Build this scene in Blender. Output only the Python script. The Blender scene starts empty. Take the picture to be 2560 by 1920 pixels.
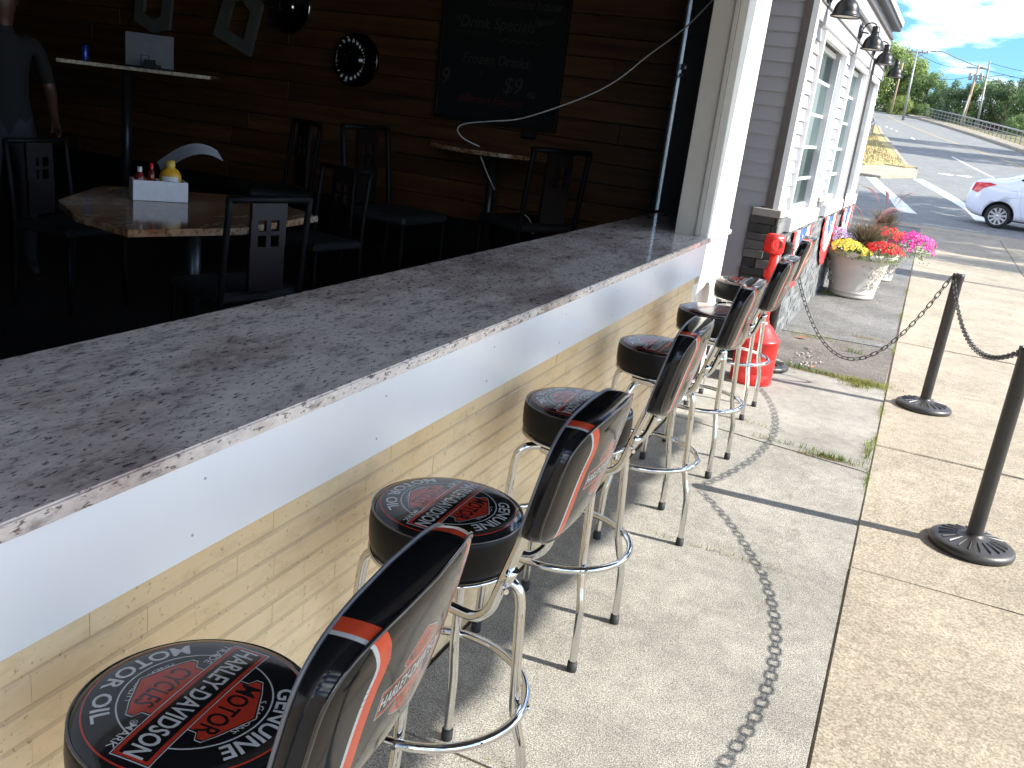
import bpy, bmesh, math, random
import numpy as np
from mathutils import Vector, Matrix, noise as mnoise
from mathutils.bvhtree import BVHTree
random.seed(7); np.random.seed(7)
sc = bpy.context.scene
COL = sc.collection
R = math.radians

# ------------------------------------------------------------------ camera, sky, sun, exposure
CAM_R = Vector((0.9101677, 0.39671715, 0.11920681))
CAM_U = Vector((-0.22192908, 0.22400713, 0.94898276))
CAM_F = Vector((-0.34977456, 0.89018892, -0.29192713))
CAM_O = Vector((0, 0, 1.6855))
cd = bpy.data.cameras.new('camera'); cam = bpy.data.objects.new('camera', cd); COL.objects.link(cam)
m = Matrix((CAM_R, CAM_U, -CAM_F)).transposed().to_4x4(); m.translation = CAM_O
cam.matrix_world = m
cd.sensor_fit = 'HORIZONTAL'; cd.sensor_width = 36; cd.lens = 2299.244 / 2560 * 36
cd.clip_start = .05; cd.clip_end = 1500
sc.camera = cam

SUN = Vector((1.17, .12, .90)).normalized()
wd = bpy.data.worlds.new('World'); sc.world = wd; wd.use_nodes = True
nt = wd.node_tree; N = nt.nodes; L = nt.links; N.clear()
wo = N.new('ShaderNodeOutputWorld'); bg = N.new('ShaderNodeBackground')
sky = N.new('ShaderNodeTexSky'); sky.sky_type = 'NISHITA'; sky.sun_disc = False
sky.sun_elevation = math.asin(SUN.z); sky.sun_rotation = math.atan2(SUN.x, SUN.y)
sky.air_density = 1.0; sky.dust_density = .6; sky.ozone_density = 1.6
tc = N.new('ShaderNodeTexCoord'); mp = N.new('ShaderNodeMapping'); mp.inputs['Scale'].default_value = (1.0, 1.0, 3.4)
mp.inputs['Location'].default_value = (.35, .1, .2)
nz = N.new('ShaderNodeTexNoise'); nz.inputs['Scale'].default_value = 3.2; nz.inputs['Detail'].default_value = 9; nz.inputs['Roughness'].default_value = .55
rp = N.new('ShaderNodeValToRGB'); rp.color_ramp.elements[0].position = .485; rp.color_ramp.elements[1].position = .68
rp.color_ramp.elements[0].color = (0, 0, 0, 1); rp.color_ramp.elements[1].color = (1, 1, 1, 1)
mx = N.new('ShaderNodeMixRGB'); mx.inputs['Color2'].default_value = (13.0, 13.2, 13.5, 1)
mu = N.new('ShaderNodeMath'); mu.operation = 'MULTIPLY'; mu.inputs[1].default_value = .85
L.new(tc.outputs['Generated'], mp.inputs['Vector']); L.new(mp.outputs[0], nz.inputs['Vector']); L.new(nz.outputs['Fac'], rp.inputs[0])
L.new(rp.outputs[0], mu.inputs[0]); L.new(mu.outputs[0], mx.inputs['Fac'])
tint = N.new('ShaderNodeMixRGB'); tint.blend_type = 'MULTIPLY'; tint.inputs['Fac'].default_value = 1; tint.inputs['Color2'].default_value = (.16, .285, .43, 1); L.new(sky.outputs[0], tint.inputs['Color1']); L.new(tint.outputs[0], mx.inputs['Color1']); L.new(mx.outputs[0], bg.inputs['Color'])
bg.inputs['Strength'].default_value = .15
L.new(bg.outputs[0], wo.inputs['Surface'])
sd = bpy.data.lights.new('sun', 'SUN'); sd.energy = 3.1; sd.angle = R(.53); sd.color = (1, .94, .84)
so = bpy.data.objects.new('sun', sd); COL.objects.link(so); so.rotation_euler = SUN.to_track_quat('Z', 'Y').to_euler()
sc.view_settings.view_transform = 'Standard'; sc.view_settings.look = 'None'
sc.view_settings.exposure = 1.98; sc.view_settings.gamma = 1; sc.view_settings.use_curve_mapping = False
sc.cycles.max_bounces = 8; sc.cycles.use_denoising = True

# ------------------------------------------------------------------ materials
MC = {}
def newmat(name):
    mt = bpy.data.materials.new(name); mt.use_nodes = True
    return mt, mt.node_tree.nodes, mt.node_tree.links, mt.node_tree.nodes['Principled BSDF']
def ramp(n, pts):
    r = n.new('ShaderNodeValToRGB'); e = r.color_ramp.elements
    while len(e) < len(pts): e.new(.5)
    for k, (p, c) in enumerate(pts):
        e[k].position = p; e[k].color = (*c, 1) if len(c) == 3 else c
    return r
def tnoise(n, l, scale, detail=4, rough=.55, stretch=(1, 1, 1), src='Object', rot=(0, 0, 0)):
    t = n.new('ShaderNodeTexCoord'); mp = n.new('ShaderNodeMapping'); mp.inputs['Scale'].default_value = stretch
    mp.inputs['Rotation'].default_value = rot
    z = n.new('ShaderNodeTexNoise'); z.inputs['Scale'].default_value = scale; z.inputs['Detail'].default_value = detail; z.inputs['Roughness'].default_value = rough
    l.new(t.outputs[src], mp.inputs[0]); l.new(mp.outputs[0], z.inputs['Vector'])
    return z.outputs['Fac']
def mixc(n, l, fac, a, b, mode='MIX'):
    x = n.new('ShaderNodeMixRGB'); x.blend_type = mode
    for s, v in (('Fac', fac), ('Color1', a), ('Color2', b)):
        if isinstance(v, (int, float)): x.inputs[s].default_value = v
        elif isinstance(v, tuple): x.inputs[s].default_value = (*v, 1)
        else: l.new(v, x.inputs[s])
    return x.outputs[0]
def addbump(n, l, bs, h, strength, dist=.01):
    b = n.new('ShaderNodeBump'); b.inputs['Strength'].default_value = strength; b.inputs['Distance'].default_value = dist
    l.new(h, b.inputs['Height']); l.new(b.outputs[0], bs.inputs['Normal'])
def mat(name, col, rough=.5, metal=0, var=.12, vs=6, bump=0, bs_=40, coat=0, stretch=(1, 1, 1), spec=.5, emit=0):
    if name in MC: return MC[name]
    mt, n, l, b = newmat(name)
    f = tnoise(n, l, vs, 5, .6, stretch)
    r = ramp(n, [(.3, tuple(c * (1 - var) for c in col)), (.7, tuple(min(1, c * (1 + var)) for c in col))])
    l.new(f, r.inputs[0]); l.new(r.outputs[0], b.inputs['Base Color'])
    b.inputs['Roughness'].default_value = rough; b.inputs['Metallic'].default_value = metal
    b.inputs['Specular IOR Level'].default_value = spec
    if coat: b.inputs['Coat Weight'].default_value = coat; b.inputs['Coat Roughness'].default_value = .05
    if bump: addbump(n, l, b, tnoise(n, l, bs_, 4, .6, stretch), bump, .004)
    if emit: b.inputs['Emission Color'].default_value = (*col, 1); b.inputs['Emission Strength'].default_value = emit
    MC[name] = mt; return mt
def mat_aggregate(name, dark, mid, light, scale=170, blot=.25, crack=False):
    mt, n, l, b = newmat(name)
    f = tnoise(n, l, scale, 3, .7)
    r = ramp(n, [(.36, dark), (.5, mid), (.62, light)]); l.new(f, r.inputs[0])
    big = tnoise(n, l, 1.6, 6, .6)
    rb = ramp(n, [(.35, (1 - blot,) * 3), (.65, (1 + blot * .25,) * 3)]); l.new(big, rb.inputs[0])
    c = mixc(n, l, 1.0, r.outputs[0], rb.outputs[0], 'MULTIPLY')
    med = tnoise(n, l, 14, 4, .6); rm = ramp(n, [(.33, (.8, .8, .8)), (.6, (1.06, 1.05, 1.03))]); l.new(med, rm.inputs[0])
    c = mixc(n, l, .8, c, rm.outputs[0], 'MULTIPLY')
    if crack:
        t = n.new('ShaderNodeTexCoord'); v = n.new('ShaderNodeTexVoronoi'); v.feature = 'DISTANCE_TO_EDGE'; v.inputs['Scale'].default_value = .8
        nn = n.new('ShaderNodeTexNoise'); nn.inputs['Scale'].default_value = 2.5; nn.inputs['Detail'].default_value = 5
        ad = n.new('ShaderNodeMixRGB'); ad.inputs['Fac'].default_value = .35
        l.new(t.outputs['Object'], nn.inputs['Vector']); l.new(t.outputs['Object'], ad.inputs['Color1']); l.new(nn.outputs['Color'], ad.inputs['Color2'])
        l.new(ad.outputs[0], v.inputs['Vector'])
        rc = ramp(n, [(0, (.45, .42, .36)), (.006, (1, 1, 1))]); l.new(v.outputs['Distance'], rc.inputs[0])
        c = mixc(n, l, .28, c, rc.outputs[0], 'MULTIPLY')
    l.new(c, b.inputs['Base Color']); b.inputs['Roughness'].default_value = .9; b.inputs['Specular IOR Level'].default_value = .2
    addbump(n, l, b, f, .5, .004)
    return mt
m_patio = mat_aggregate('exposed_aggregate', (.10, .096, .086), (.265, .257, .232), (.46, .447, .41), 230, .22, True)
m_walk = mat_aggregate('beige_concrete', (.205, .174, .132), (.305, .268, .212), (.415, .377, .308), 110, .2, True)
m_asph = mat_aggregate('worn_asphalt', (.07, .07, .07), (.15, .15, .147), (.28, .275, .265), 120, .3, True)
m_asphd = mat_aggregate('dark_asphalt', (.06, .055, .05), (.13, .12, .11), (.24, .22, .2), 120, .3)
m_road = mat_aggregate('road_asphalt', (.135, .142, .143), (.18, .19, .19), (.23, .24, .24), 30, .18)
m_dirt = mat('dirt', (.24, .19, .135), .95, var=.4, vs=20)
m_grassd = mat('dry_grass_ground', (.29, .235, .095), .95, var=.35, vs=3, bump=.4)
m_kerb = mat_aggregate('kerb_concrete', (.22, .2, .16), (.31, .28, .22), (.4, .36, .3), 60, .15)
m_white = mat('white_gloss_trim', (.88, .89, .90), .22, var=.02, vs=3, bump=.03, bs_=4)
m_wtrim = mat('white_trim', (.78, .78, .78), .4, var=.04)
m_cream = mat('cream_trim', (.60, .55, .48), .35, var=.04)
m_casing = mat('cream_casing', (.80, .76, .68), .35, var=.03)
def m_brick_(name, a, b_, sp):
    mt, n, l, b = newmat(name); g = tnoise(n, l, 2.2, 5, .6); r = ramp(n, [(.35, a), (.65, b_)]); l.new(g, r.inputs[0])
    f = tnoise(n, l, 85, 3, .6); rf = ramp(n, [(.30, sp), (.36, (1, 1, 1))]); l.new(f, rf.inputs[0])
    h = tnoise(n, l, 16, 6, .65, (1, .35, 1)); rh = ramp(n, [(.34, (.82, .80, .77)), (.5, (1, 1, 1))]); l.new(h, rh.inputs[0])
    c = mixc(n, l, .8, r.outputs[0], rf.outputs[0], 'MULTIPLY'); l.new(mixc(n, l, .8, c, rh.outputs[0], 'MULTIPLY'), b.inputs['Base Color'])
    b.inputs['Roughness'].default_value = .5; addbump(n, l, b, h, .5, .004); return mt
m_brick = m_brick_('painted_brick', (.76, .535, .285), (.80, .62, .385), (.55, .46, .36))
m_mort = m_brick_('painted_mortar', (.56, .40, .22), (.66, .50, .31), (.5, .42, .35))
m_siding = mat('lavender_siding', (.375, .365, .385), .5, var=.03, vs=2)
m_siding2 = mat('pale_siding', (.36, .36, .375), .5, var=.03, vs=2)
m_brown = mat('brown_corner_board', (.10, .085, .078), .5, var=.08)
m_stone = [mat('grey_stone_%s' % k, c, .85, var=.3, vs=12, bump=.8, bs_=25) for k, c in zip('abcd', ((.10, .11, .112), (.135, .143, .145), (.165, .17, .168), (.085, .09, .092)))]
m_dstone = [mat('dark_stone_%s' % k, c, .9, var=.3, vs=12, bump=.8, bs_=25) for k, c in zip('abc', ((.07, .065, .06), (.13, .125, .115), (.045, .045, .042)))]
m_cap = mat('stone_cap', (.3, .28, .26), .8, var=.15, vs=15, bump=.5)
m_eave = mat('dark_eave', (.045, .045, .045), .4)
m_frieze = mat('pale_blue_frieze', (.34, .40, .52), .3, var=.1)
m_blackm = mat('black_metal', (.005, .0055, .0055), .36, var=.2, spec=.35)
m_plastic = mat('weathered_black_plastic', (.030, .028, .027), .42, var=.3, vs=9, bump=.15, bs_=200)
m_chrome = mat('chrome', (.66, .66, .65), .025, 1, var=.03, vs=30)
m_steel = mat('galvanised_steel', (.55, .57, .6), .25, 1, var=.1)
m_rubber = mat('black_rubber', (.015, .015, .015), .7)
m_vinyl = mat('black_vinyl', (.010, .010, .011), .16, var=.1, coat=.6, bump=.06, bs_=14, spec=.6)
m_band = mat('matte_black_vinyl', (.006, .006, .006), .34, var=.1, bump=.08, bs_=14, spec=.16)
m_pipe = mat('grey_piping', (.13, .13, .14), .3)
m_red = mat('red_plastic', (.62, .022, .018), .34, var=.08, vs=4)
m_pot = mat('cream_planter', (.50, .46, .40), .6, var=.08, vs=8, bump=.2)
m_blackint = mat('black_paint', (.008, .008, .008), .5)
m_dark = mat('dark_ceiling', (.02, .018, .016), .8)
m_carpaint = mat('white_car_paint', (.66, .68, .78), .25, var=.01, coat=.8)
m_tail = mat('red_tail_lamp', (.55, .01, .01), .15, coat=.5)
m_glassd = mat('dark_glass', (.01, .012, .014), .04, coat=.5)
m_alloy = mat('silver_alloy', (.55, .56, .58), .3, .8)
m_tyre = mat('tyre_rubber', (.012, .012, .013), .75)
m_wood = mat('pole_wood', (.30, .22, .15), .85, var=.2, vs=10)
m_polem = mat('grey_pole_metal', (.25, .25, .24), .5, .4)
m_yel = mat('yellow_road_paint', (.36, .27, .11), .8, var=.2, vs=8)
m_wp = mat('white_road_paint', (.62, .63, .62), .8, var=.15, vs=6)
m_cloth_w = mat('white_bunting_cloth', (.80, .80, .80), .8, var=.03)
m_cloth_r = mat('red_bunting_cloth', (.60, .03, .03), .8, var=.08)
m_cloth_b = mat('blue_bunting_cloth', (.05, .10, .38), .8, var=.1)
m_awning, n_, l_, b_ = newmat('dark_awning_fabric'); b_.inputs['Base Color'].default_value = (.05, .05, .052, 1); b_.inputs['Roughness'].default_value = .9
_t = n_.new('ShaderNodeBsdfTranslucent'); _t.inputs['Color'].default_value = (.5, .5, .5, 1); _m = n_.new('ShaderNodeMixShader'); _m.inputs[0].default_value = .06
l_.new(b_.outputs[0], _m.inputs[1]); l_.new(_t.outputs[0], _m.inputs[2]); l_.new(_m.outputs[0], n_['Material Output'].inputs[0])

def m_granite_():
    mt, n, l, b = newmat('granite_counter')
    st = (1, .5, 1); rot = (0, 0, .5)
    st2 = (1, .34, 1); f = tnoise(n, l, 105, 4, .7, st2, rot=rot); g = tnoise(n, l, 2.6, 9, .72, st, rot=rot); h = tnoise(n, l, 34, 6, .68, st2, rot=rot)
    base = ramp(n, [(.34, (.30, .24, .215)), (.46, (.56, .47, .42)), (.58, (.82, .74, .67)), (.70, (.72, .64, .60))]); l.new(g, base.inputs[0])
    fl = ramp(n, [(.385, (.13, .10, .11)), (.44, (1, 1, 1))]); l.new(f, fl.inputs[0])
    fl2 = ramp(n, [(.34, (.42, .38, .38)), (.46, (1, 1, 1)), (.68, (1.2, 1.16, 1.12))]); l.new(h, fl2.inputs[0])
    c = mixc(n, l, .85, base.outputs[0], fl.outputs[0], 'MULTIPLY'); c = mixc(n, l, .8, c, fl2.outputs[0], 'MULTIPLY')
    l.new(c, b.inputs['Base Color']); b.inputs['Roughness'].default_value = .09
    addbump(n, l, b, f, .03, .001)
    return mt
m_granite = m_granite_()
def m_table_():
    mt, n, l, b = newmat('table_granite')
    g = tnoise(n, l, 5, 7, .65, (1, .4, 1)); f = tnoise(n, l, 40, 3, .6)
    base = ramp(n, [(.35, (.20, .07, .03)), (.5, (.34, .20, .11)), (.65, (.46, .36, .26))]); l.new(g, base.inputs[0])
    fl = ramp(n, [(.4, (.3, .25, .2)), (.5, (1, 1, 1))]); l.new(f, fl.inputs[0])
    l.new(mixc(n, l, .8, base.outputs[0], fl.outputs[0], 'MULTIPLY'), b.inputs['Base Color']); b.inputs['Roughness'].default_value = .1
    return mt
m_tgran = m_table_()
m_planks = []
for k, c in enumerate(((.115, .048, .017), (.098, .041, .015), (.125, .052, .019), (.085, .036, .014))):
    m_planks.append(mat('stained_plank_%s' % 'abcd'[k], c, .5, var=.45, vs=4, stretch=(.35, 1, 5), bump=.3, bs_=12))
def m_leaf(name, a, b_):
    mt, n, l, b = newmat(name)
    f = tnoise(n, l, 1.1, 4, .6); r = ramp(n, [(.35, a), (.65, b_)]); l.new(f, r.inputs[0]); l.new(r.outputs[0], b.inputs['Base Color'])
    b.inputs['Roughness'].default_value = .55
    tr = n.new('ShaderNodeBsdfTranslucent'); l.new(r.outputs[0], tr.inputs['Color']); mx = n.new('ShaderNodeMixShader'); mx.inputs[0].default_value = .4
    l.new(b.outputs[0], mx.inputs[1]); l.new(tr.outputs[0], mx.inputs[2]); l.new(mx.outputs[0], n['Material Output'].inputs[0])
    return mt
m_lf_yel = m_leaf('yellow_green_leaves', (.17, .24, .06), (.30, .38, .10))
m_lf_mid = m_leaf('mid_green_leaves', (.10, .17, .055), (.20, .29, .09))
m_lf_drk = m_leaf('dark_green_leaves', (.06, .11, .05), (.13, .20, .08))
m_lf_mar = m_leaf('maroon_leaves', (.05, .015, .012), (.10, .03, .025))
m_bark = mat('bark', (.12, .09, .07), .9, var=.3, vs=15, bump=.6)
m_blade = m_leaf('grass_blades', (.10, .16, .03), (.26, .27, .07))
m_dryblade = m_leaf('dry_grass_blades', (.25, .20, .075), (.36, .29, .12))
m_fount = m_leaf('purple_fountain_grass', (.08, .045, .04), (.19, .17, .09))
def m_pane_():
    mt, n, l, b = newmat('window_glass')
    g = n.new('ShaderNodeBsdfGlossy'); g.inputs['Roughness'].default_value = .02; g.inputs['Color'].default_value = (.66, .78, .74, 1)
    t = n.new('ShaderNodeBsdfTransparent'); t.inputs['Color'].default_value = (.55, .66, .63, 1)
    lw = n.new('ShaderNodeLayerWeight'); lw.inputs['Blend'].default_value = .42
    mx = n.new('ShaderNodeMixShader'); l.new(lw.outputs['Fresnel'], mx.inputs[0]); l.new(t.outputs[0], mx.inputs[1]); l.new(g.outputs[0], mx.inputs[2])
    l.new(mx.outputs[0], n['Material Output'].inputs[0]); return mt
m_pane = m_pane_()

# ------------------------------------------------------------------ mesh + object helpers
ORG = {}
class MB:
    def __init__(s): s.v = []; s.f = []; s.mi = []; s.sm = []
    def poly(s, pts, mi=0, sm=False):
        k = len(s.v); s.v += [tuple(p) for p in pts]; s.f.append(tuple(range(k, k + len(pts)))); s.mi.append(mi); s.sm.append(sm); return s
    def raw(s, vs, fs, mi=0, sm=False):
        k = len(s.v); s.v += [tuple(p) for p in vs]
        for f in fs: s.f.append(tuple(i + k for i in f)); s.mi.append(mi); s.sm.append(sm)
        return s
    def box(s, a, b, mi=0, M=None, ch=0):
        (x0, y0, z0), (x1, y1, z1) = a, b
        if x0 > x1: x0, x1 = x1, x0
        if y0 > y1: y0, y1 = y1, y0
        if z0 > z1: z0, z1 = z1, z0
        if ch:   # chamfered box: 24 verts
            bm = bmesh.new(); bmesh.ops.create_cube(bm, size=1)
            for v in bm.verts: v.co = Vector((x0 + (v.co.x + .5) * (x1 - x0), y0 + (v.co.y + .5) * (y1 - y0), z0 + (v.co.z + .5) * (z1 - z0)))
            bmesh.ops.bevel(bm, geom=bm.edges[:], offset=ch, segments=1, affect='EDGES')
            bm.verts.index_update(); vs = [v.co.copy() for v in bm.verts]; fs = [tuple(v.index for v in f.verts) for f in bm.faces]; bm.free()
        else:
            vs = [Vector(p) for p in ((x0, y0, z0), (x1, y0, z0), (x1, y1, z0), (x0, y1, z0), (x0, y0, z1), (x1, y0, z1), (x1, y1, z1), (x0, y1, z1))]
            fs = [(0, 3, 2, 1), (4, 5, 6, 7), (0, 1, 5, 4), (1, 2, 6, 5), (2, 3, 7, 6), (3, 0, 4, 7)]
        if M is not None: vs = [M @ v for v in vs]
        return s.raw(vs, fs, mi)
    def lathe(s, prof, c=(0, 0, 0), n=24, mi=0, sm=True, M=None, a0=0, a1=2 * math.pi, fn=None):
        full = abs(a1 - a0 - 2 * math.pi) < 1e-6; m_ = n if full else n + 1
        vs = []
        for (r, z) in prof:
            for k in range(m_):
                a = a0 + (a1 - a0) * k / n; rr = r * (fn(a, z) if fn else 1)
                p = Vector((c[0] + rr * math.cos(a), c[1] + rr * math.sin(a), c[2] + z)); vs.append(M @ p if M is not None else p)
        fs = []
        for i in range(len(prof) - 1):
            for k in range(n):
                k2 = (k + 1) % m_ if full else k + 1
                fs.append((i * m_ + k, i * m_ + k2, (i + 1) * m_ + k2, (i + 1) * m_ + k))
        return s.raw(vs, fs, mi, sm)
    def tube(s, pts, r, n=10, mi=0, closed=False, caps=True):
        pts = [Vector(p) for p in pts]; m_ = len(pts); rs = r if isinstance(r, (list, tuple)) else [r] * m_
        vs = []; up = None
        for i in range(m_):
            if closed: t = pts[(i + 1) % m_] - pts[i - 1]
            else: t = pts[min(i + 1, m_ - 1)] - pts[max(i - 1, 0)]
            t.normalize()
            if up is None: up = Vector((0, 0, 1)) if abs(t.z) < .9 else Vector((1, 0, 0))
            up = (up - t * up.dot(t)).normalized(); w = t.cross(up)
            for k in range(n):
                a = 2 * math.pi * k / n; vs.append(pts[i] + (up * math.cos(a) + w * math.sin(a)) * rs[i])
        fs = []
        for i in range(m_ if closed else m_ - 1):
            j = (i + 1) % m_
            for k in range(n): fs.append((i * n + k, i * n + (k + 1) % n, j * n + (k + 1) % n, j * n + k))
        s.raw(vs, fs, mi, True)
        if caps and not closed:
            s.poly([vs[k] for k in range(n)][::-1], mi); s.poly([vs[(m_ - 1) * n + k] for k in range(n)], mi)
        return s
    def prism(s, pts2, d, axis='y', o=0, mi=0):
        # extrude a 2D outline along an axis; pts2 are (x,z) for y, (y,z) for x, (x,y) for z
        f = {'y': lambda p, t: (p[0], t, p[1]), 'x': lambda p, t: (t, p[0], p[1]), 'z': lambda p, t: (p[0], p[1], t)}[axis]
        n = len(pts2); vs = [f(p, o) for p in pts2] + [f(p, o + d) for p in pts2]
        fs = [tuple(range(n))[::-1], tuple(range(n, 2 * n))] + [(i, (i + 1) % n, (i + 1) % n + n, i + n) for i in range(n)]
        return s.raw(vs, fs, mi)
    def mesh(s, name, mats, org=(0, 0, 0)):
        me = bpy.data.meshes.new(name); o = org
        me.from_pydata([(x - o[0], y - o[1], z - o[2]) for x, y, z in s.v], [], s.f)
        for q in (mats if isinstance(mats, (list, tuple)) else [mats]): me.materials.append(q)
        me.polygons.foreach_set('material_index', s.mi); me.polygons.foreach_set('use_smooth', s.sm)
        me.update(); return me
    def build(s, name, mats, parent=None, kind=None, loc=None, fix=True):
        org = ORG.get(parent.name, Vector((0, 0, 0))) if parent else Vector((0, 0, 0))
        me = s.mesh(name, mats, org)
        if fix:
            bm = bmesh.new(); bm.from_mesh(me); bmesh.ops.remove_doubles(bm, verts=bm.verts, dist=1e-5); bmesh.ops.recalc_face_normals(bm, faces=bm.faces); bm.to_mesh(me); bm.free()
        return link(name, me, parent, kind, org)
def link(name, me, parent=None, kind=None, org=None):
    o = bpy.data.objects.new(name, me); COL.objects.link(o)
    if parent: o.parent = parent; ORG[o.name] = ORG.get(parent.name, Vector((0, 0, 0)))
    else: ORG[o.name] = Vector((0, 0, 0))
    if kind: o['kind'] = kind
    return o
def thing(name, label, cat, loc=(0, 0, 0), rz=0, group=None, local=False):
    o = bpy.data.objects.new(name, None); o.empty_display_size = .1; COL.objects.link(o)
    o.location = loc; o.rotation_euler.z = rz; o['label'] = label; o['category'] = cat
    if group: o['group'] = group
    ORG[o.name] = Vector((0, 0, 0)) if local else Vector(loc)
    return o
def tag(o, label, cat, group=None):
    o['label'] = label; o['category'] = cat
    if group: o['group'] = group
    return o
def copy_tree(o, parent=None):
    c = o.copy(); COL.objects.link(c)
    if parent: c.parent = parent
    ORG[c.name] = ORG.get(o.name, Vector((0, 0, 0)))
    for ch in list(o.children): copy_tree(ch, c)
    return c
def dup(o, loc, rz, label, group=None):
    c = copy_tree(o); c.location = loc; c.rotation_euler.z = rz; c['label'] = label
    if group: c['group'] = group
    return c
def struct(name, mb, m, parent=None): return mb.build(name, m, parent, None if parent else 'structure')
def bez(pts, n=8):
    # smooth polyline through points with Catmull-Rom
    P = [Vector(p) for p in pts]; out = []
    for i in range(len(P) - 1):
        a = P[max(i - 1, 0)]; b = P[i]; c = P[i + 1]; d = P[min(i + 2, len(P) - 1)]
        for k in range(n):
            t = k / n; out.append(.5 * ((2 * b) + (c - a) * t + (2 * a - 5 * b + 4 * c - d) * t * t + (3 * b - a - 3 * c + d) * t ** 3))
    out.append(P[-1]); return out

# text as triangles, and a small rasteriser for flat print ---------------------------------
def text_tris(s, size=1, bold=0, sx=1.0, shear=0):
    cu = bpy.data.curves.new('t', 'FONT'); cu.body = s; cu.size = 1; cu.offset = bold; cu.align_x = 'CENTER'; cu.resolution_u = 3; cu.shear = shear
    ob = bpy.data.objects.new('t', cu); COL.objects.link(ob)
    dg = bpy.context.evaluated_depsgraph_get(); me = bpy.data.meshes.new_from_object(ob.evaluated_get(dg))
    me.calc_loop_triangles()
    v = np.array([w.co[:2] for w in me.vertices]) if len(me.vertices) else np.zeros((0, 2))
    t = np.array([q.vertices[:] for q in me.loop_triangles], int)
    bpy.data.objects.remove(ob); bpy.data.curves.remove(cu); bpy.data.meshes.remove(me)
    if not len(t): return np.zeros((0, 3, 2))
    v[:, 1] -= .35
    return (v * [size * sx, size])[t]
def poly_tris(p): p = np.array(p, float); return np.array([[p[0], p[i], p[i + 1]] for i in range(1, len(p) - 1)])
def ring_tris(r0, r1, a0=0, a1=2 * math.pi, n=96):
    out = []
    for k in range(n):
        a = a0 + (a1 - a0) * k / n; b = a0 + (a1 - a0) * (k + 1) / n
        p = [(r0 * math.cos(a), r0 * math.sin(a)), (r1 * math.cos(a), r1 * math.sin(a)), (r1 * math.cos(b), r1 * math.sin(b)), (r0 * math.cos(b), r0 * math.sin(b))]
        out += [[p[0], p[1], p[2]], [p[0], p[2], p[3]]]
    return np.array(out)
def arc(t, r, top=True, mid=0):
    # bend text triangles around a circle; mid = centre angle offset
    t = t.copy(); x = t[..., 0].copy(); y = t[..., 1].copy()
    if top: a = math.pi / 2 + mid - x / r; rr = r + y
    else: a = -math.pi / 2 + mid + x / r; rr = r - y
    t[..., 0] = rr * np.cos(a); t[..., 1] = rr * np.sin(a); return t
def raster(name, w, h, bgc, layers, ss=2):
    W, H = w * ss, h * ss; img = np.ones((H, W, 3), np.float32) * np.array(bgc, np.float32)
    for col, tris in layers:
        col = np.array(col, np.float32)
        for T in tris * ss:
            x0, y0 = np.floor(T.min(0)).astype(int); x1, y1 = np.ceil(T.max(0)).astype(int) + 1
            x0 = max(x0, 0); y0 = max(y0, 0); x1 = min(x1, W); y1 = min(y1, H)
            if x1 <= x0 or y1 <= y0: continue
            X, Y = np.meshgrid(np.arange(x0, x1) + .5, np.arange(y0, y1) + .5)
            (ax, ay), (bx, by), (cx, cy) = T
            d = (bx - ax) * (cy - ay) - (by - ay) * (cx - ax)
            if abs(d) < 1e-9: continue
            u = ((X - ax) * (cy - ay) - (Y - ay) * (cx - ax)) / d; v = ((bx - ax) * (Y - ay) - (by - ay) * (X - ax)) / d
            img[y0:y1, x0:x1][(u >= -1e-3) & (v >= -1e-3) & (u + v <= 1.001)] = col
    img = img.reshape(h, ss, w, ss, 3).mean((1, 3))
    im = bpy.data.images.new(name, w, h, float_buffer=True); im.colorspace_settings.name = 'Non-Color'
    im.pixels.foreach_set(np.concatenate([img, np.ones((h, w, 1), np.float32)], 2).ravel().astype(np.float32)); im.update()
    return im
def to_px(tris, cx, cy, s): return tris * s + np.array([cx, cy])
BLK = (.009, .009, .010); WHT = (.50, .50, .485); RED = (.42, .035, .018); ORG_ = (.62, .07, .025)
def shield_layers():
    # bar and shield: x in reading direction, y up; full print radius = 1
    L_ = []
    up = [(-.38, .19), (-.38, .30), (-.46, .34), (-.46, .40), (-.32, .48), (0, .62), (.32, .48), (.46, .40), (.46, .34), (.38, .30), (.38, .19)]
    dn = [(x * .98, -y) for x, y in up]
    for P in (up, dn):
        q = np.array(P); c = q.mean(0); big = c + (q - c) * np.array([1.07, 1.12])
        fan = lambda A: np.array([[A.mean(0), A[i], A[(i + 1) % len(A)]] for i in range(len(A))])
        L_.append((WHT, fan(big))); L_.append((BLK, fan(c + (q - c) * np.array([1.045, 1.075])))); L_.append((RED, fan(q)))
    L_.append((BLK, text_tris('MOTOR', .29, .016, .74) + [0, .36])); L_.append((BLK, text_tris('CYCLES', .29, .016, .64) + [0, -.36]))
    rect = lambda a, b: poly_tris([(-a, -b), (a, -b), (a, b), (-a, b)])
    L_ += [(WHT, rect(.915, .205)), (BLK, rect(.905, .195)), (RED, rect(.895, .187)), (BLK, rect(.865, .148)), (WHT, text_tris('HARLEY-DAVIDSON', .28, .016, .70))]
    return L_
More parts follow.
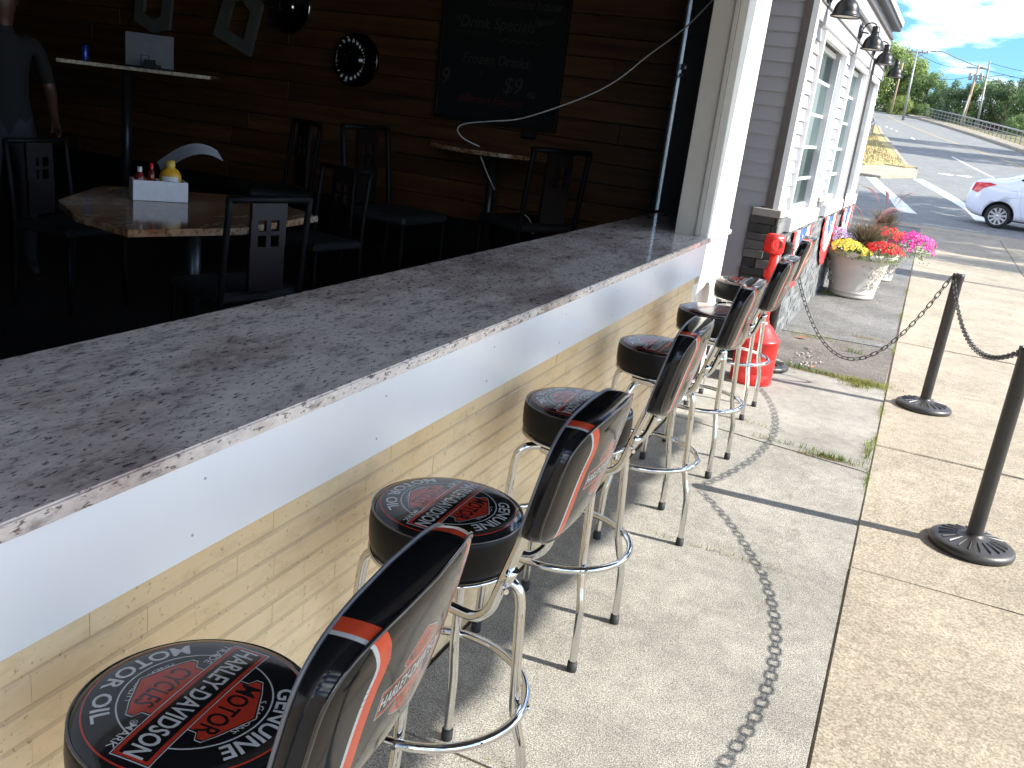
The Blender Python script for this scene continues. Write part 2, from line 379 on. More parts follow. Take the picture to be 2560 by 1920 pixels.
def seat_image():
    L_ = [(RED, ring_tris(.985, 1.0)), (WHT, ring_tris(.69, .705)),
          (WHT, arc(text_tris('GENUINE', .23, .018, 1.15), .82)), (WHT, arc(text_tris('MOTOR OIL', .23, .018, 1.15), .83, False)),
          (WHT, arc(text_tris('5 GALLONS', .085, .004, 1.2), .615)), (WHT, arc(text_tris('FINEST QUALITY', .085, .004, 1.1), .60, False))]
    L_ += shield_layers()
    L_ += [(WHT, text_tris('TRADE', .11, .004, 1.1) + [-.68, -.25]), (WHT, text_tris('MARK', .11, .004, 1.1) + [.70, -.25]),
           (WHT, to_px(ring_tris(.028, .034, n=20), .53, -.27, 1)), (WHT, text_tris('R', .05) + [.53, -.27])]
    return raster('seat_print', 1024, 1024, BLK, [(c, to_px(t, 512, 512, 475)) for c, t in L_])
def back_image():
    # 0.46 m wide (reading right = local +y seen from outside), 0.30 m tall -> 920 x 600
    L_ = []
    for sgn in (1, -1):
        pts = bez([(-.115, -.16, 0), (-.123, -.05, 0), (-.122, .03, 0), (-.112, .075, 0), (-.122, .105, 0), (-.150, .15, 0)], 8)
        for wdt, off, col in ((.022, 0, ORG_), (.006, -.013, WHT)):
            T = []
            for a, b in zip(pts[:-1], pts[1:]):
                d = (b - a).normalized(); nrm = Vector((-d.y, d.x, 0)) * -1
                A = [a + nrm * (off - wdt / 2), a + nrm * (off + wdt / 2), b + nrm * (off + wdt / 2), b + nrm * (off - wdt / 2)]
                A = [(p.x * sgn, p.y) for p in A]; T += [[A[0], A[1], A[2]], [A[0], A[2], A[3]]]
            L_.append((col, np.array(T)))
    L_ += [(c, t * .098) for c, t in shield_layers()]
    return raster('back_print', 920, 600, BLK, [(c, to_px(t, 460, 300, 2000)) for c, t in L_])
def print_mat(name, im, ux, uy, w, h, rough=.13, coat=.25, cu=0, cv=0):
    # image laid on by object coordinates: ux, uy = axis vectors of print right / up
    mt, n, l, b = newmat(name); t = n.new('ShaderNodeTexCoord')
    def dot(vec, s, c):
        d = n.new('ShaderNodeVectorMath'); d.operation = 'DOT_PRODUCT'; d.inputs[1].default_value = tuple(v / s for v in vec); l.new(t.outputs['Object'], d.inputs[0])
        a = n.new('ShaderNodeMath'); a.operation = 'ADD'; a.inputs[1].default_value = .5 - c / s; l.new(d.outputs['Value'], a.inputs[0]); return a.outputs[0]
    cx = n.new('ShaderNodeCombineXYZ'); l.new(dot(ux, w, cu), cx.inputs[0]); l.new(dot(uy, h, cv), cx.inputs[1])
    i = n.new('ShaderNodeTexImage'); i.image = im; i.extension = 'EXTEND'; l.new(cx.outputs[0], i.inputs[0]); l.new(i.outputs[0], b.inputs['Base Color'])
    b.inputs['Roughness'].default_value = rough; b.inputs['Coat Weight'].default_value = coat; b.inputs['Coat Roughness'].default_value = .05
    b.inputs['Specular IOR Level'].default_value = .30
    if rough < .3: addbump(n, l, b, tnoise(n, l, 14, 4, .6), .06, .004)
    return mt

# ------------------------------------------------------------------ ground profile
def G(y):
    y = min(y, 140.)
    a = .02 * (math.sqrt((y - 9) ** 2 + .5) + (y - 9)) / 2
    b = 0 if y < 26 else (.045 * ((y - 26) ** 2 / 32 if y < 42 else 8 + (y - 42)))
    return a + b
def xe(y): return .06 + .0125 * y
YS = [-6, 0, 4, 7.17] + list(np.arange(8, 30, 1.)) + list(np.arange(30, 60, 2.)) + list(np.arange(60, 141, 5.)) + [180, 240, 320]
def drape(mb, outline, off, step=2.0, skirt=0, mi=0):
    """outline polygon in x-y cut into rows along y so that it follows the ground; optional kerb skirt"""
    bm = bmesh.new(); vs = [bm.verts.new((x, y, 0)) for x, y in outline]; bm.faces.new(vs)
    ys = [p[1] for p in outline]; y = math.ceil(min(ys) / step) * step
    while y < max(ys):
        bmesh.ops.bisect_plane(bm, geom=bm.verts[:] + bm.edges[:] + bm.faces[:], plane_co=(0, y, 0), plane_no=(0, 1, 0)); y += step
    bm.verts.index_update(); V = [v.co.copy() for v in bm.verts]; F = [tuple(v.index for v in f.verts) for f in bm.faces]
    B = [(e.verts[0].index, e.verts[1].index) for e in bm.edges if len(e.link_faces) == 1]; bm.free()
    T = [(v.x, v.y, G(v.y) + off) for v in V]; mb.raw(T, F, mi)
    if skirt: 
        for a, b in B: mb.raw([T[a], T[b], (T[b][0], T[b][1], T[b][2] - skirt), (T[a][0], T[a][1], T[a][2] - skirt)], [(0, 1, 2, 3)], mi)
    return mb

# base earth sheet to the horizon
g = MB(); XS = [-300, -60, -20, -6, -2, 2, 8, 20, 60, 300]
gv = [(x, y, G(y) - .16 - (0 if -20 <= x <= 8 or y < 60 else .02 * (y - 60))) for y in [-40] + YS + [900] for x in XS]; nx = len(XS)
g.raw(gv, [(j * nx + i, j * nx + i + 1, (j + 1) * nx + i + 1, (j + 1) * nx + i) for j in range(len(YS) + 1) for i in range(nx - 1)])
struct('ground', g, m_dirt)
# road: intersection and the slope up to the overpass
r = MB(); drape(r, [(-40, 21.2), (60, 21.2), (60, 45), (5.43, 62.6), (4.45, 68.3), (3.49, 74.2), (2.31, 80.6), (.89, 88.3), (-.82, 95.7), (-2.9, 105.8), (-5.7, 116), (-16, 150), (-40, 150)], 0, 2)
struct('road', r, m_road)
# patio slabs (left) : joints slightly irregular
pat = bpy.data.objects.new('patio', None); COL.objects.link(pat); pat['kind'] = 'structure'; ORG['patio'] = Vector((0, 0, 0))
jy = [(-1.4, -1.5), (.2, .12), (1.93, 1.9), (3.62, 3.53), (5.31, 5.11), (7.2, 7.13)]
for (a0, a1), (b0, b1) in zip(jy[:-1], jy[1:]):
    s = MB(); e = .0035; dz = random.uniform(-.004, .003)
    X0 = -1.03; ya = lambda x: a0 + (a1 - a0) * (x - X0) / (1.1) + e; yb = lambda x: b0 + (b1 - b0) * (x - X0) / 1.1 - e
    n = 14; top = []; tb = []
    for k in range(n + 1):
        x = X0 + (xe((a0 + b0) / 2) - .004 - X0) * k / n
        top.append((x, ya(x) + mnoise.noise(Vector((x * 5, a0, 0))) * .012)); tb.append((x, yb(x) + mnoise.noise(Vector((x * 5, b0, 0))) * .012))
    top[-1] = (xe(a0) - .003, top[-1][1]); tb[-1] = (xe(b0) - .003, tb[-1][1])
    P = top + tb[::-1]; m_ = len(P)
    s.raw([(x, y, dz) for x, y in P] + [(x, y, -.1) for x, y in P], [(k, k + 1, 2 * n - k, 2 * n + 1 - k) for k in range(n)] + [(i, (i + 1) % m_, (i + 1) % m_ + m_, i + m_) for i in range(m_)])
    s.build('paving_slab', m_patio, pat)
s = MB(); s.box((-1.03, -2, -.08), (xe(0) + .05, 7.2, -.006)); s.build('joint_fill', m_dirt, pat)
# sidewalk slabs (right)
sw = bpy.data.objects.new('sidewalk', None); COL.objects.link(sw); sw['kind'] = 'structure'; ORG['sidewalk'] = Vector((0, 0, 0))
sj = [-2, .3, 2.0, 3.82, 5.64, 7.35, 9.0, 10.55, 12.15, 13.8, 15.4, 17.0, 18.7, 20.4]
for i in range(len(sj) - 1):
    for c in range(2):
        s = MB(); dz = random.uniform(-.002, .004) + .004; e = .003
        a, b = sj[i] + e, sj[i + 1] - e; x0a, x0b = (xe(a) + .002, xe(b) + .002) if c == 0 else (1.78, 1.78); x1 = 1.77 if c == 0 else 3.4
        P = [(x0a, a), (x1, a + .01), (x1, b + .01), (x0b, b)]; B = .006
        q = [(x0a + B, a + B), (x1 - B, a + B), (x1 - B, b - B), (x0b + B, b - B)]
        vs = [(x, y, G(y) + dz) for x, y in q] + [(x, y, G(y) + dz - .006) for x, y in P] + [(x, y, G(y) - .1) for x, y in P]
        s.raw(vs, [(0, 1, 2, 3)] + [(k, (k + 1) % 4, (k + 1) % 4 + 4, k + 4) for k in range(4)] + [(k + 4, (k + 1) % 4 + 4, (k + 1) % 4 + 8, k + 8) for k in range(4)])
        s.build('paving_slab', m_walk, sw)
s = MB(); drape(s, [(-.1, -2), (3.4, -2), (3.4, 20.4), (.2, 20.4)], -.010, 1); s.build('joint_fill', m_dirt, sw)
# asphalt beside the far building: dark repair strip then grey
s = MB(); drape(s, [(-1.3, 7.16), (.13, 7.2), (.16, 8.66), (-1.3, 8.5)], -.008, .5, .05); struct('asphalt_patch', s, m_asphd)
s = MB(); drape(s, [(-1.3, 8.5), (.155, 8.67), (.30, 20.4), (-1.3, 20.4)], -.003, 1, .05); struct('forecourt_asphalt', s, m_asph)
s = MB(); drape(s, [(-8, 14.2), (-1.31, 14.2), (-1.31, 21.2), (-8, 21.2)], .004, 1, .1); drape(s, [(-1.3, 20.4), (3.4, 20.4), (3.4, 21.2), (-1.3, 21.2)], .01, 1, .1); struct('corner_pavement', s, m_walk)
# far corner: kerb, concrete pad, dry verge
s = MB(); drape(s, [(-9, 35.1), (-1.68, 35.5), (-1.13, 35.4), (-.64, 36.37), (.01, 37.77), (.02, 40.3), (-.11, 41.04), (-.49, 40.76), (-1.26, 40.83), (-1.94, 39.56), (-9, 39)], .09, 1, .11)
struct('corner_pavement', s, m_kerb)
s = MB(); drape(s, [(-9, 39.05), (-1.94, 39.6), (-1.26, 40.87), (-.49, 40.8), (-.14, 41.06), (-.55, 41.8), (-1.12, 47.7), (-1.65, 53.6), (-2.2, 58.9), (-2.75, 64.5), (-3.3, 72), (-9, 90), (-30, 90), (-30, 39)], .13, 1.5, .15)
struct('grass_verge', s, m_grassd)
s = MB()
kp = [(-.14, 41.06), (-.49, 41.76), (-1.06, 47.7), (-1.59, 53.6), (-2.11, 58.9), (-2.67, 64.5), (-3.2, 72)]
for (x0, y0), (x1, y1) in zip(kp[:-1], kp[1:]):
    drape(s, [(x0 - .06, y0), (x0 + .12, y0), (x1 + .12, y1), (x1 - .06, y1)], .14, 1.5, .16)
struct('kerb', s, m_kerb)
# far side footway and kerb
rk = [(8.5, 46), (5.43, 62.64), (4.45, 68.33), (3.49, 74.19), (2.31, 80.57), (.89, 88.26), (-.82, 95.68), (-2.91, 105.79), (-5.67, 116)]
rl = [(9.6, 49), (5.78, 67.46), (4.76, 74.14), (3.71, 80.46), (2.44, 88.05), (.89, 95.4), (-.97, 104.19), (-3.18, 113.53), (-5.93, 122.48)]
s = MB(); drape(s, rk + rl[::-1], .16, 2, .2); struct('far_pavement', s, m_kerb)
s = MB(); drape(s, rl + [(-40, 200), (80, 200), (80, 40)], .1, 4); struct('embankment', s, mat('embankment_scrub', (.13, .12, .05), .95, var=.4, vs=1))
# painted markings, each its own sheet 4 mm up
def stripe(mb, pts, w, off=.004, step=2.):
    for (x0, y0), (x1, y1) in zip(pts[:-1], pts[1:]):
        d = Vector((x1 - x0, y1 - y0)).normalized(); n = Vector((-d.y, d.x)) * w / 2
        P = [(x0 + n.x, y0 + n.y), (x0 - n.x, y0 - n.y), (x1 - n.x, y1 - n.y), (x1 + n.x, y1 + n.y)]
        drape(mb, P, off, step)
yel = [(4.54, 50.46), (3.91, 54.4), (2.93, 58.62), (1.99, 63.3), (.87, 68.34), (-.49, 76.2), (-2.23, 86.2), (-3.66, 96.5)]
s = MB(); stripe(s, [(8, 36)] + yel, .12); struct('yellow_centre_line', s, m_yel)
s = MB(); stripe(s, [(1.41, 51.92), (2.04, 47.71), (2.79, 43.0), (3.3, 40)], .10); struct('white_lane_line', s, m_wp)
s = MB()
for a, b in (((-1.85, 70.0), (-1.95, 71.2)), ((-2.3, 72.4), (-2.4, 73.5)), ((-2.7, 74.3), (-2.85, 76)), ((-.6, 63), (-.8, 65))): stripe(s, [a, b], .14)
struct('white_lane_dashes', s, m_wp)
s = MB(); drape(s, [(-1.58, 35.15), (-1.25, 35.42), (-.20, 27.73), (.22, 23.9), (-.20, 23.8), (-.50, 27.37)], .005, 1); struct('crosswalk_line', s, m_wp)
s = MB(); drape(s, [(-.08, 37.11), (.24, 37.55), (1.02, 33.35), (1.66, 28.55), (1.8, 24.5), (1.5, 24.5), (1.39, 27.61), (.76, 32.46)], .005, 1); struct('crosswalk_line', s, m_wp)
s = MB(); stripe(s, [(-9, 29.6), (-.55, 31.3)], .1); struct('yellow_side_line', s, m_yel)
for cx, cy in ((1.06, 41.2), (1.75, 41.5)):
    s = MB(); a = -.28; P = [(-.28, -.05), (.05, -.09), (.05, -.3), (.32, .12), (.05, .42), (.05, .16), (-.28, .10)]
    drape(s, [(cx + x, cy + y * 1.3) for x, y in P], .005, 1); struct('turn_arrow', s, m_wp)

# ------------------------------------------------------------------ restaurant: counter bay
bld = thing('restaurant_building', 'low grey restaurant with an open counter bay, tall windows and dark stone base', 'building', (-1.04, 6.9, 0))
W0 = -1.045
bk = MB(); bk.box((-1.3, -.6, -.1), (W0 - .0038, 5.4, .84)); bw = bk.build('brick_wall', m_mort, bld)
row_h = .0565; bl = .235; rest = MB(); cnt = 0; cells = []
for r_ in range(15):
    y = -.45 + (bl / 2 if r_ % 2 else 0) + random.uniform(-.01, .01)
    while y < 5.33:
        cells.append((y, min(y + bl - .0012, 5.36), .838 - (r_ + 1) * row_h + .0015 + random.uniform(0, .0015), .838 - r_ * row_h - .001)); y += bl
vis = [c for c in cells if c[0] > .55 and c[2] > .02]
vis.sort(key=lambda c: (c[0] + (0.84 - c[2]) * 1.2)); chosen = set(id(c) for c in vis[:298])
for c in cells:
    dx = random.uniform(-.0012, .0008); q = MB(); h_ = .0045; xf = W0 + dx; q.prism([(W0 - .03, c[2]), (xf - h_, c[2]), (xf, c[2] + h_), (xf, c[3] - h_), (xf - h_, c[3]), (W0 - .03, c[3])], c[1] - c[0], 'y', c[0])
    if id(c) in chosen: q.build('brick', m_brick, bw, fix=False)
    else: rest.v, off = rest.v + q.v, len(rest.v); rest.f += [tuple(i + off for i in f) for f in q.f]; rest.mi += q.mi; rest.sm += q.sm
o = rest.build('brick', m_brick, bw, fix=False); o['kind'] = 'stuff'
# casing (sun-lit post), reveal, black jamb, steel door track
q = MB(); q.box((-1.085, 5.45, -.05), (-1.035, 6.14, 3.0), ch=.004); q.build('casing_board', m_casing, bld)
q = MB(); q.box((-1.085, 5.34, -.05), (-1.042, 5.449, .79), ch=.003); q.build('casing_board', m_casing, bld)
q = MB(); q.box((-1.236, 5.462, -.05), (-1.086, 6.139, 3.0), ch=.003); q.build('reveal_board', m_cream, bld)
q = MB(); q.box((-1.112, 5.449, 1.063), (-1.0865, 5.4615, 3.0), ch=.002); q.build('reveal_trim', m_cream, bld)
q = MB(); q.box((-1.60, 6.45, 1.06), (-1.10, 6.56, 3.0)); q.build('door_jamb', m_blackint, bld)
tr = MB(); tr.box((-1.632, 6.44, 1.075), (-1.620, 6.50, 3.0)); tr.box((-1.632, 6.49, 1.075), (-1.602, 6.50, 3.0)); trk = tr.build('door_track', m_steel, bld)
q = MB(); q.box((-1.60, 6.415, 2.02), (-1.56, 6.445, 2.06)); q.tube([(-1.58, 6.43, 2.04), (-1.58, 6.39, 2.04)], .012); q.box((-1.60, 6.415, 1.97), (-1.57, 6.445, 2.0)); q.build('track_roller', m_steel, trk)
q = MB(); q.box((-1.159, 6.1395, -.05), (-1.088, 6.449, 3.0)); q.build('sun_leak_block', m_blackint, bld)  # added unseen block: keeps sun from leaking through the gap behind the casing
# header above the opening (out of frame) and awning whose shade falls on the bay
q = MB(); q.box((-1.25, -1.2, 2.95), (-1.04, 6.6, 4.0)); q.build('header_wall', m_siding, bld)
aw = thing('patio_awning', 'dark grey patio awning with a scalloped valance reaching out over the stools', 'awning', (-1.03, 2.4, 3.85))
q = MB(); q.raw([(-1.03, -1.3, 3.85), (-1.03, 5.83, 3.85), (3.62, 5.83, 3.54), (3.62, -1.3, 3.54), (-1.03, -1.3, 3.84), (-1.03, 5.83, 3.84), (3.62, 5.83, 3.53), (3.62, -1.3, 3.53)],
  [(0, 1, 2, 3), (7, 6, 5, 4), (0, 4, 5, 1), (1, 5, 6, 2), (2, 6, 7, 3), (3, 7, 4, 0)]); q.build('canopy', m_awning, aw)
q = MB(); P = [(-1.3, 3.54)]; n = 17 * 8
for k in range(n + 1):
    y = -1.3 + 7.13 * k / n; P.append((y, 3.455 - .035 * abs(math.sin(math.pi * k / 8))))
P.append((5.83, 3.54)); q.prism(P[::-1], .006, 'x', 3.62); q.build('valance', m_awning, aw)
for y in (-1.2, 2.2, 5.7): q = MB(); q.tube([(-1.02, y, 3.4), (1.2, y, 3.56), (3.55, y, 3.50)], .02); q.build('arm', m_polem, aw)

# bar counter
ct = thing('bar_counter', 'long speckled granite bar counter with a white fascia under its edge', 'counter', (-1.3, 3, .9))
def granite_slab():
    q = MB(); bm = bmesh.new(); bmesh.ops.create_cube(bm, size=1)
    for v in bm.verts: v.co = Vector((-1.615 + (v.co.x + .5) * .597, -.6 + (v.co.y + .5) * 7.06, 1.033 + (v.co.z + .5) * .031))
    bmesh.ops.bevel(bm, geom=bm.edges[:], offset=.004, segments=2, affect='EDGES'); bm.verts.index_update()
    q.raw([v.co.copy() for v in bm.verts], [tuple(v.index for v in f.verts) for f in bm.faces]); bm.free(); return q
sl = MB(); P = [(-1.615, -.6), (-1.018, -.6), (-1.018, 6.15), (-1.16, 6.15), (-1.16, 6.46), (-1.615, 6.46)]
bm = bmesh.new(); lo = [bm.verts.new((x, y, 1.031)) for x, y in P]; hi = [bm.verts.new((x, y, 1.062)) for x, y in P]; bm.faces.new(lo[::-1]); bm.faces.new(hi)
for i in range(6): bm.faces.new((lo[i], lo[(i + 1) % 6], hi[(i + 1) % 6], hi[i]))
bmesh.ops.bevel(bm, geom=bm.edges[:], offset=.0035, segments=2, affect='EDGES'); bm.verts.index_update()
sl.raw([v.co.copy() for v in bm.verts], [tuple(v.index for v in f.verts) for f in bm.faces]); bm.free(); sl.build('granite_top', m_granite, ct)
q = MB(); q.box((-1.06, -.6, .842), (-1.030, 5.44, 1.031), ch=.002); fb = q.build('fascia_board', m_white, ct)
q = MB()
for k in range(9):
    for z in (.885, .985):
        y = .55 + k * .62 + (.03 if z > .9 else 0); q.tube([(-1.031, y, z), (-1.0285, y, z)], .0028, 8)
q.build('screw', mat('screw_hole', (.42, .42, .44), .5), fb)

# ------------------------------------------------------------------ window building: front face turned a little from the bay
KX = .033
def wx(y, off=0): return -.855 + KX * (y - 7.6) + off
Y0, Y1 = 7.1, 13.2
def wbox(mb, y0, y1, z0, z1, d0, d1, mi=0, ch=0):
    """box on the window wall: y range, z range, depth d0..d1 outwards"""
    vs = []
    for z in (z0, z1):
        for y, d in ((y0, d0), (y0, d1), (y1, d1), (y1, d0)): vs.append((wx(y, d), y, z))
    return mb.raw(vs, [(0, 1, 2, 3), (7, 6, 5, 4), (0, 4, 5, 1), (1, 5, 6, 2), (2, 6, 7, 3), (3, 7, 4, 0)], mi)
q = MB()
wins = [(7.56, 9.12), (9.72, 11.2), (11.42, 12.78)]
zs, zt = 1.06, 2.46
edges = [Y0 + .06] + [v for w in wins for v in (w[0] + .10, w[1] - .10)] + [Y1]
for k in range(0, len(edges), 2): wbox(q, edges[k], edges[k + 1], -.1, 3.15, -.25, -.03)
wbox(q, Y0 + .06, Y1, -.1, zs + .02, -.25, -.031); wbox(q, Y0 + .06, Y1, zt - .02, 3.15, -.25, -.031)
fw = q.build('front_wall', m_siding2, bld)
q = MB(); q.box((-1.61, Y0 + .01, -.1), (wx(Y0, -.03), Y0 + .22, 3.15)); rw = q.build('return_wall', m_siding, bld)
q = MB(); q.box((-4.2, Y1 - .01, -.1), (wx(Y1, -.02), Y1 + .03, 3.15)); q.build('end_wall', m_siding, bld)
q = MB(); q.box((-4.2, Y0 + .3, 3.1), (wx(Y0, -.06), Y1, 3.19)); q.build('roof_deck', m_eave, bld)
q = MB(); q.box((-4.2, 7.82, -.1), (-4.05, Y1 - .02, 3.09)); q.box((-4.0, Y1 - .03, -.1), (wx(Y1, -.06), Y1 - .012, 3.09)); q.build('inner_wall', m_dark, bld)
# lap siding boards: return wall (towards camera) and between windows
z = 1.17
while z < 3.4:
    q = MB(); P = [(Y0 - .012, z), (Y0 + .02, z), (Y0 + .02, z + .104), (Y0 - .002, z + .104)]
    q.prism(P, .32, 'x', -1.24); q.build('siding_board', m_siding, rw); z += .101
q = MB(); q.box((-1.24, Y0 - .014, -.1), (-1.0, Y0 + .01, 1.17)); q.build('siding_board', m_siding, rw)
def lap(y0, y1, z, h):
    q = MB(); vs = []
    for y in (y0, y1): vs += [(wx(y, -.03), y, z), (wx(y, -.006), y, z), (wx(y, -.022), y, z + h), (wx(y, -.03), y, z + h)]
    q.raw(vs, [(0, 1, 2, 3), (7, 6, 5, 4), (0, 4, 5, 1), (1, 5, 6, 2), (2, 6, 7, 3)]); q.build('siding_board', m_siding2, fw)
bays = [(Y0 + .0, wins[0][0]), (wins[0][1], wins[1][0]), (wins[1][1], wins[2][0]), (wins[2][1], Y1)]
for y0, y1 in bays:
    z = 1.13
    while z < 2.5: lap(y0 + .002, y1 - .002, z, .104); z += .096
q = MB(); q.box((wx(Y0) - .09, Y0 - .03, 1.16), (wx(Y0, -.001), Y0 + .012, 3.05)); q.build('corner_board', m_brown, bld)
q = MB(); wbox(q, Y0 - .031, Y0 + .075, 1.161, 3.05, -.035, .006); q.build('corner_board', m_wtrim, bld)
# boards over the windows, seams between sheets
def board(y0, y1, z0, z1, d, m_, name='frieze_board'):
    q = MB(); wbox(q, y0, y1, z0, z1, -.03, d); q.build(name, m_, bld)
ys_ = [Y0 + .016, 8.15, 9.45, 10.9, 12.2, Y1]
for a, b in zip(ys_[:-1], ys_[1:]):
    board(a, b - .004, 2.49, 2.60, .012, m_siding2, 'trim_board'); board(a + .0, b - .004, 2.612, 2.80, .0, m_siding2)
    board(a, b - .004, 2.83, 2.985, .004, m_siding2); board(a, b - .004, 3.02, 3.09, .002, m_frieze)
board(Y0 + .016, Y1, 2.60, 2.612, .022, m_brown, 'ledge'); board(Y0 + .016, Y1, 2.80, 2.83, .025, m_brown, 'ledge'); board(Y0 + .016, Y1, 2.985, 3.02, .03, m_brown, 'ledge')
q = MB(); wbox(q, Y0 - .4, Y1 + .04, 3.09, 3.20, -.1, .09); q.build('eave', m_eave, bld)
q = MB(); wbox(q, Y0 - .4, Y1 + .05, 3.145, 3.215, .091, .108); q.build('gutter_edge', m_siding2, bld)
# windows
m_blind = mat('window_blind', (.10, .12, .11), .7)
for wi, (y0, y1) in enumerate(wins):
    fr = MB(); T = .045
    wbox(fr, y0, y0 + T, zs + .02, zt, -.02, .018); wbox(fr, y1 - T, y1, zs + .02, zt, -.02, .018); wbox(fr, y0 + T, y1 - T, zt - T, zt, -.02, .018)
    wn = fr.build('window', m_wtrim, bld)
    q = MB(); wbox(q, y0 - .03, y1 + .03, zs - .09, zs + .02, -.03, .05); q.build('sill', m_wtrim, wn)
    q = MB(); g0, g1, h0, h1 = y0 + T, y1 - T, zs + .02, zt - T     # inner sash set back
    for a, b, c, d in ((g0, g0 + .035, h0, h1), (g1 - .035, g1, h0, h1), (g0 + .035, g1 - .035, h0, h0 + .045), (g0 + .035, g1 - .035, h1 - .04, h1)): wbox(q, a, b, c, d, -.105, -.070)
    q.build('sash', m_wtrim, wn)
    q = MB(); wbox(q, g0 - .002, g0, h0, h1, -.11, -.02); q.build('jamb', m_wtrim, wn); q = MB(); wbox(q, g1, g1 + .002, h0, h1, -.11, -.02); q.build('jamb', m_wtrim, wn)
    for k in range(1, 5):
        q = MB(); zz = h0 + (h1 - h0) * k / 5; wbox(q, g0 + .035, g1 - .035, zz - .011, zz + .011, -.095, -.074); q.build('muntin', m_wtrim, wn)
    for k in range(5):
        q = MB(); za = h0 + .02 + (h1 - h0 - .04) * k / 5; zb = h0 + .02 + (h1 - h0 - .04) * (k + 1) / 5
        q.raw([(wx(g0 + .02, -.088), g0 + .02, za), (wx(g1 - .02, -.088), g1 - .02, za), (wx(g1 - .02, -.088), g1 - .02, zb), (wx(g0 + .02, -.088), g0 + .02, zb)], [(0, 1, 2, 3)]); q.build('pane', m_pane, wn)
    q = MB(); yy = g0
    while yy < g1 - .05:
        wbox(q, yy + .004, yy + .090, h0, h1, -.17, -.165); yy += .10
    q.build('blind', m_blind, wn)
    if wi == 0:
        q = MB(); wbox(q, g0 + .12, g0 + .5, h0 + .05, h0 + .42, -.15, -.148); pz = q.build('poster', mat('blue_poster', (.10, .22, .50), .4), wn)
# stone facing
def stone_run(y0, y1, top, parent, depth=.02):
    z = -.04; k = 0
    while z < top - .02:
        h = random.choice((.035, .045, .055)); h = min(h, top - z); y = y0 - random.uniform(0, .12)
        while y < y1:
            w = random.uniform(.10, .24); a, b = max(y, y0), min(y + w, y1)
            if b - a > .02:
                yield a, b, z, z + h
            y += w
        z += h
vis_stone = []; other = MB()
for a, b, z0_, z1_ in stone_run(Y0 + .0, Y1, zs - .09, None):
    under = any(w0 < (a + b) / 2 < w1 for w0, w1 in wins)
    if z1_ <= G(a) - .02: continue
    vis_stone.append((a, b, z0_, z1_))
for a, b in ((Y0, wins[0][0] - .03), (wins[0][1] + .03, wins[1][0] - .03), (wins[2][1] + .03, Y1)):
    y = a
    while y < b - .02:
        w = min(random.uniform(.09, .2), b - y); vis_stone.append((y, y + w, zs - .09, zs + .0)); vis_stone.append((y, y + w, zs + .0, zs + .07)); y += w
vis_stone.sort(key=lambda c: c[0] - c[2] * 1.0)
sb = MB(); wbox(sb, Y0, Y1, -.1, zs - .1, -.03, -.012); stw = sb.build('stone_base', m_stone[3], bld)
for i, (a, b, z0_, z1_) in enumerate(vis_stone):
    d = random.uniform(.014, .021); mm = random.choice(m_stone[:3] + m_stone[:1] + m_stone[3:])
    if i < 230:
        q = MB(); wbox(q, a + .001, b - .001, z0_ + .001, z1_ - .001, -.014, d); q.build('stone', mm, stw)
    else: wbox(other, a + .002, b - .002, z0_ + .0015, z1_ - .0015, -.014, d, mi=random.randrange(3))
o = other.build('stone', m_stone[:3], stw); o['kind'] = 'stuff'
q = MB(); q.box((-1.05, Y0 - .05, 1.10), (wx(Y0) + .035, Y0 + .02, 1.16), ch=.006); q.build('stone_cap', m_cap, bld)
q = MB(); wbox(q, Y0 + .02, wins[0][0] - .035, 1.10, 1.14, -.02, .035); q.build('stone_cap', m_cap, bld)
q = MB(); wbox(q, wins[0][1] + .04, wins[1][0] - .04, 1.13, 1.17, -.02, .035); q.build('stone_cap', m_cap, bld)
z = 1.10
while z > .0:   # dark ledge stones on the return, facing the camera
    h = random.uniform(.05, .075); x = -1.06; q = None
    while x < wx(Y0) + .01:
        w = random.uniform(.1, .2); x2 = min(x + w, wx(Y0) + .028); q = MB(); q.box((x, Y0 - random.uniform(.02, .045), z - h + .003), (x2 - .003, Y0 + .02, z), ch=.004)
        q.build('stone', random.choice(m_dstone), stw); x += w
    z -= h
# downpipe between windows 2 and 3
q = MB(); y = 11.31; wbox(q, y - .012, y + .012, .9, 2.6, .03, .055); q.build('downpipe', m_brown, bld)

# barn lamps
def make_lamp():
    t = thing('barn_lamp', '', 'lamp', local=True)
    q = MB(); q.lathe([(0, 0), (.055, 0), (.058, .012), (.045, .02), (0, .02)], n=20, M=Matrix.Rotation(R(90), 4, 'Y')); q.box((-.0, -.06, -.08), (.010, .06, .08), ch=.004); q.build('wall_plate', m_blackm, t)
    q = MB(); q.tube(bez([(.015, 0, 0), (.05, 0, .0), (.075, 0, -.005)], 4), .007); q.tube(bez([(.02, 0, .03), (.045, 0, .075), (.09, 0, .09), (.128, 0, .075), (.132, 0, .055)], 6), .006); q.build('arm', m_blackm, t)
    q = MB(); c = (.132, 0, -.14)
    pr = [(.006, .205), (.030, .203), (.034, .195), (.034, .16), (.037, .158), (.037, .150), (.034, .146), (.037, .142), (.037, .134), (.036, .128), (.046, .116), (.064, .100), (.078, .080), (.086, .058), (.090, .034), (.094, .016), (.106, .006), (.110, 0), (.106, -.005), (.09, .008), (.08, .03), (.06, .05), (.01, .06)]
    q.lathe(pr, c, 28); q.build('shade', m_blackm, t)
    q = MB(); q.lathe([(0, .012), (.098, .004)], c, 28); q.build('reflector', mat('lamp_reflector', (.55, .50, .42), .4), t)
    return t
lp = make_lamp(); lamps = [(7.42, 'black barn lamp nearest the counter, its shade cut by the top of the photo'), (9.70, 'black barn lamp on a gooseneck arm above the gap between first and second window'),
    (11.28, 'black barn lamp third along, above the downpipe between second and third window'), (13.1, 'smallest black barn lamp at the far end of the wall against the trees')]
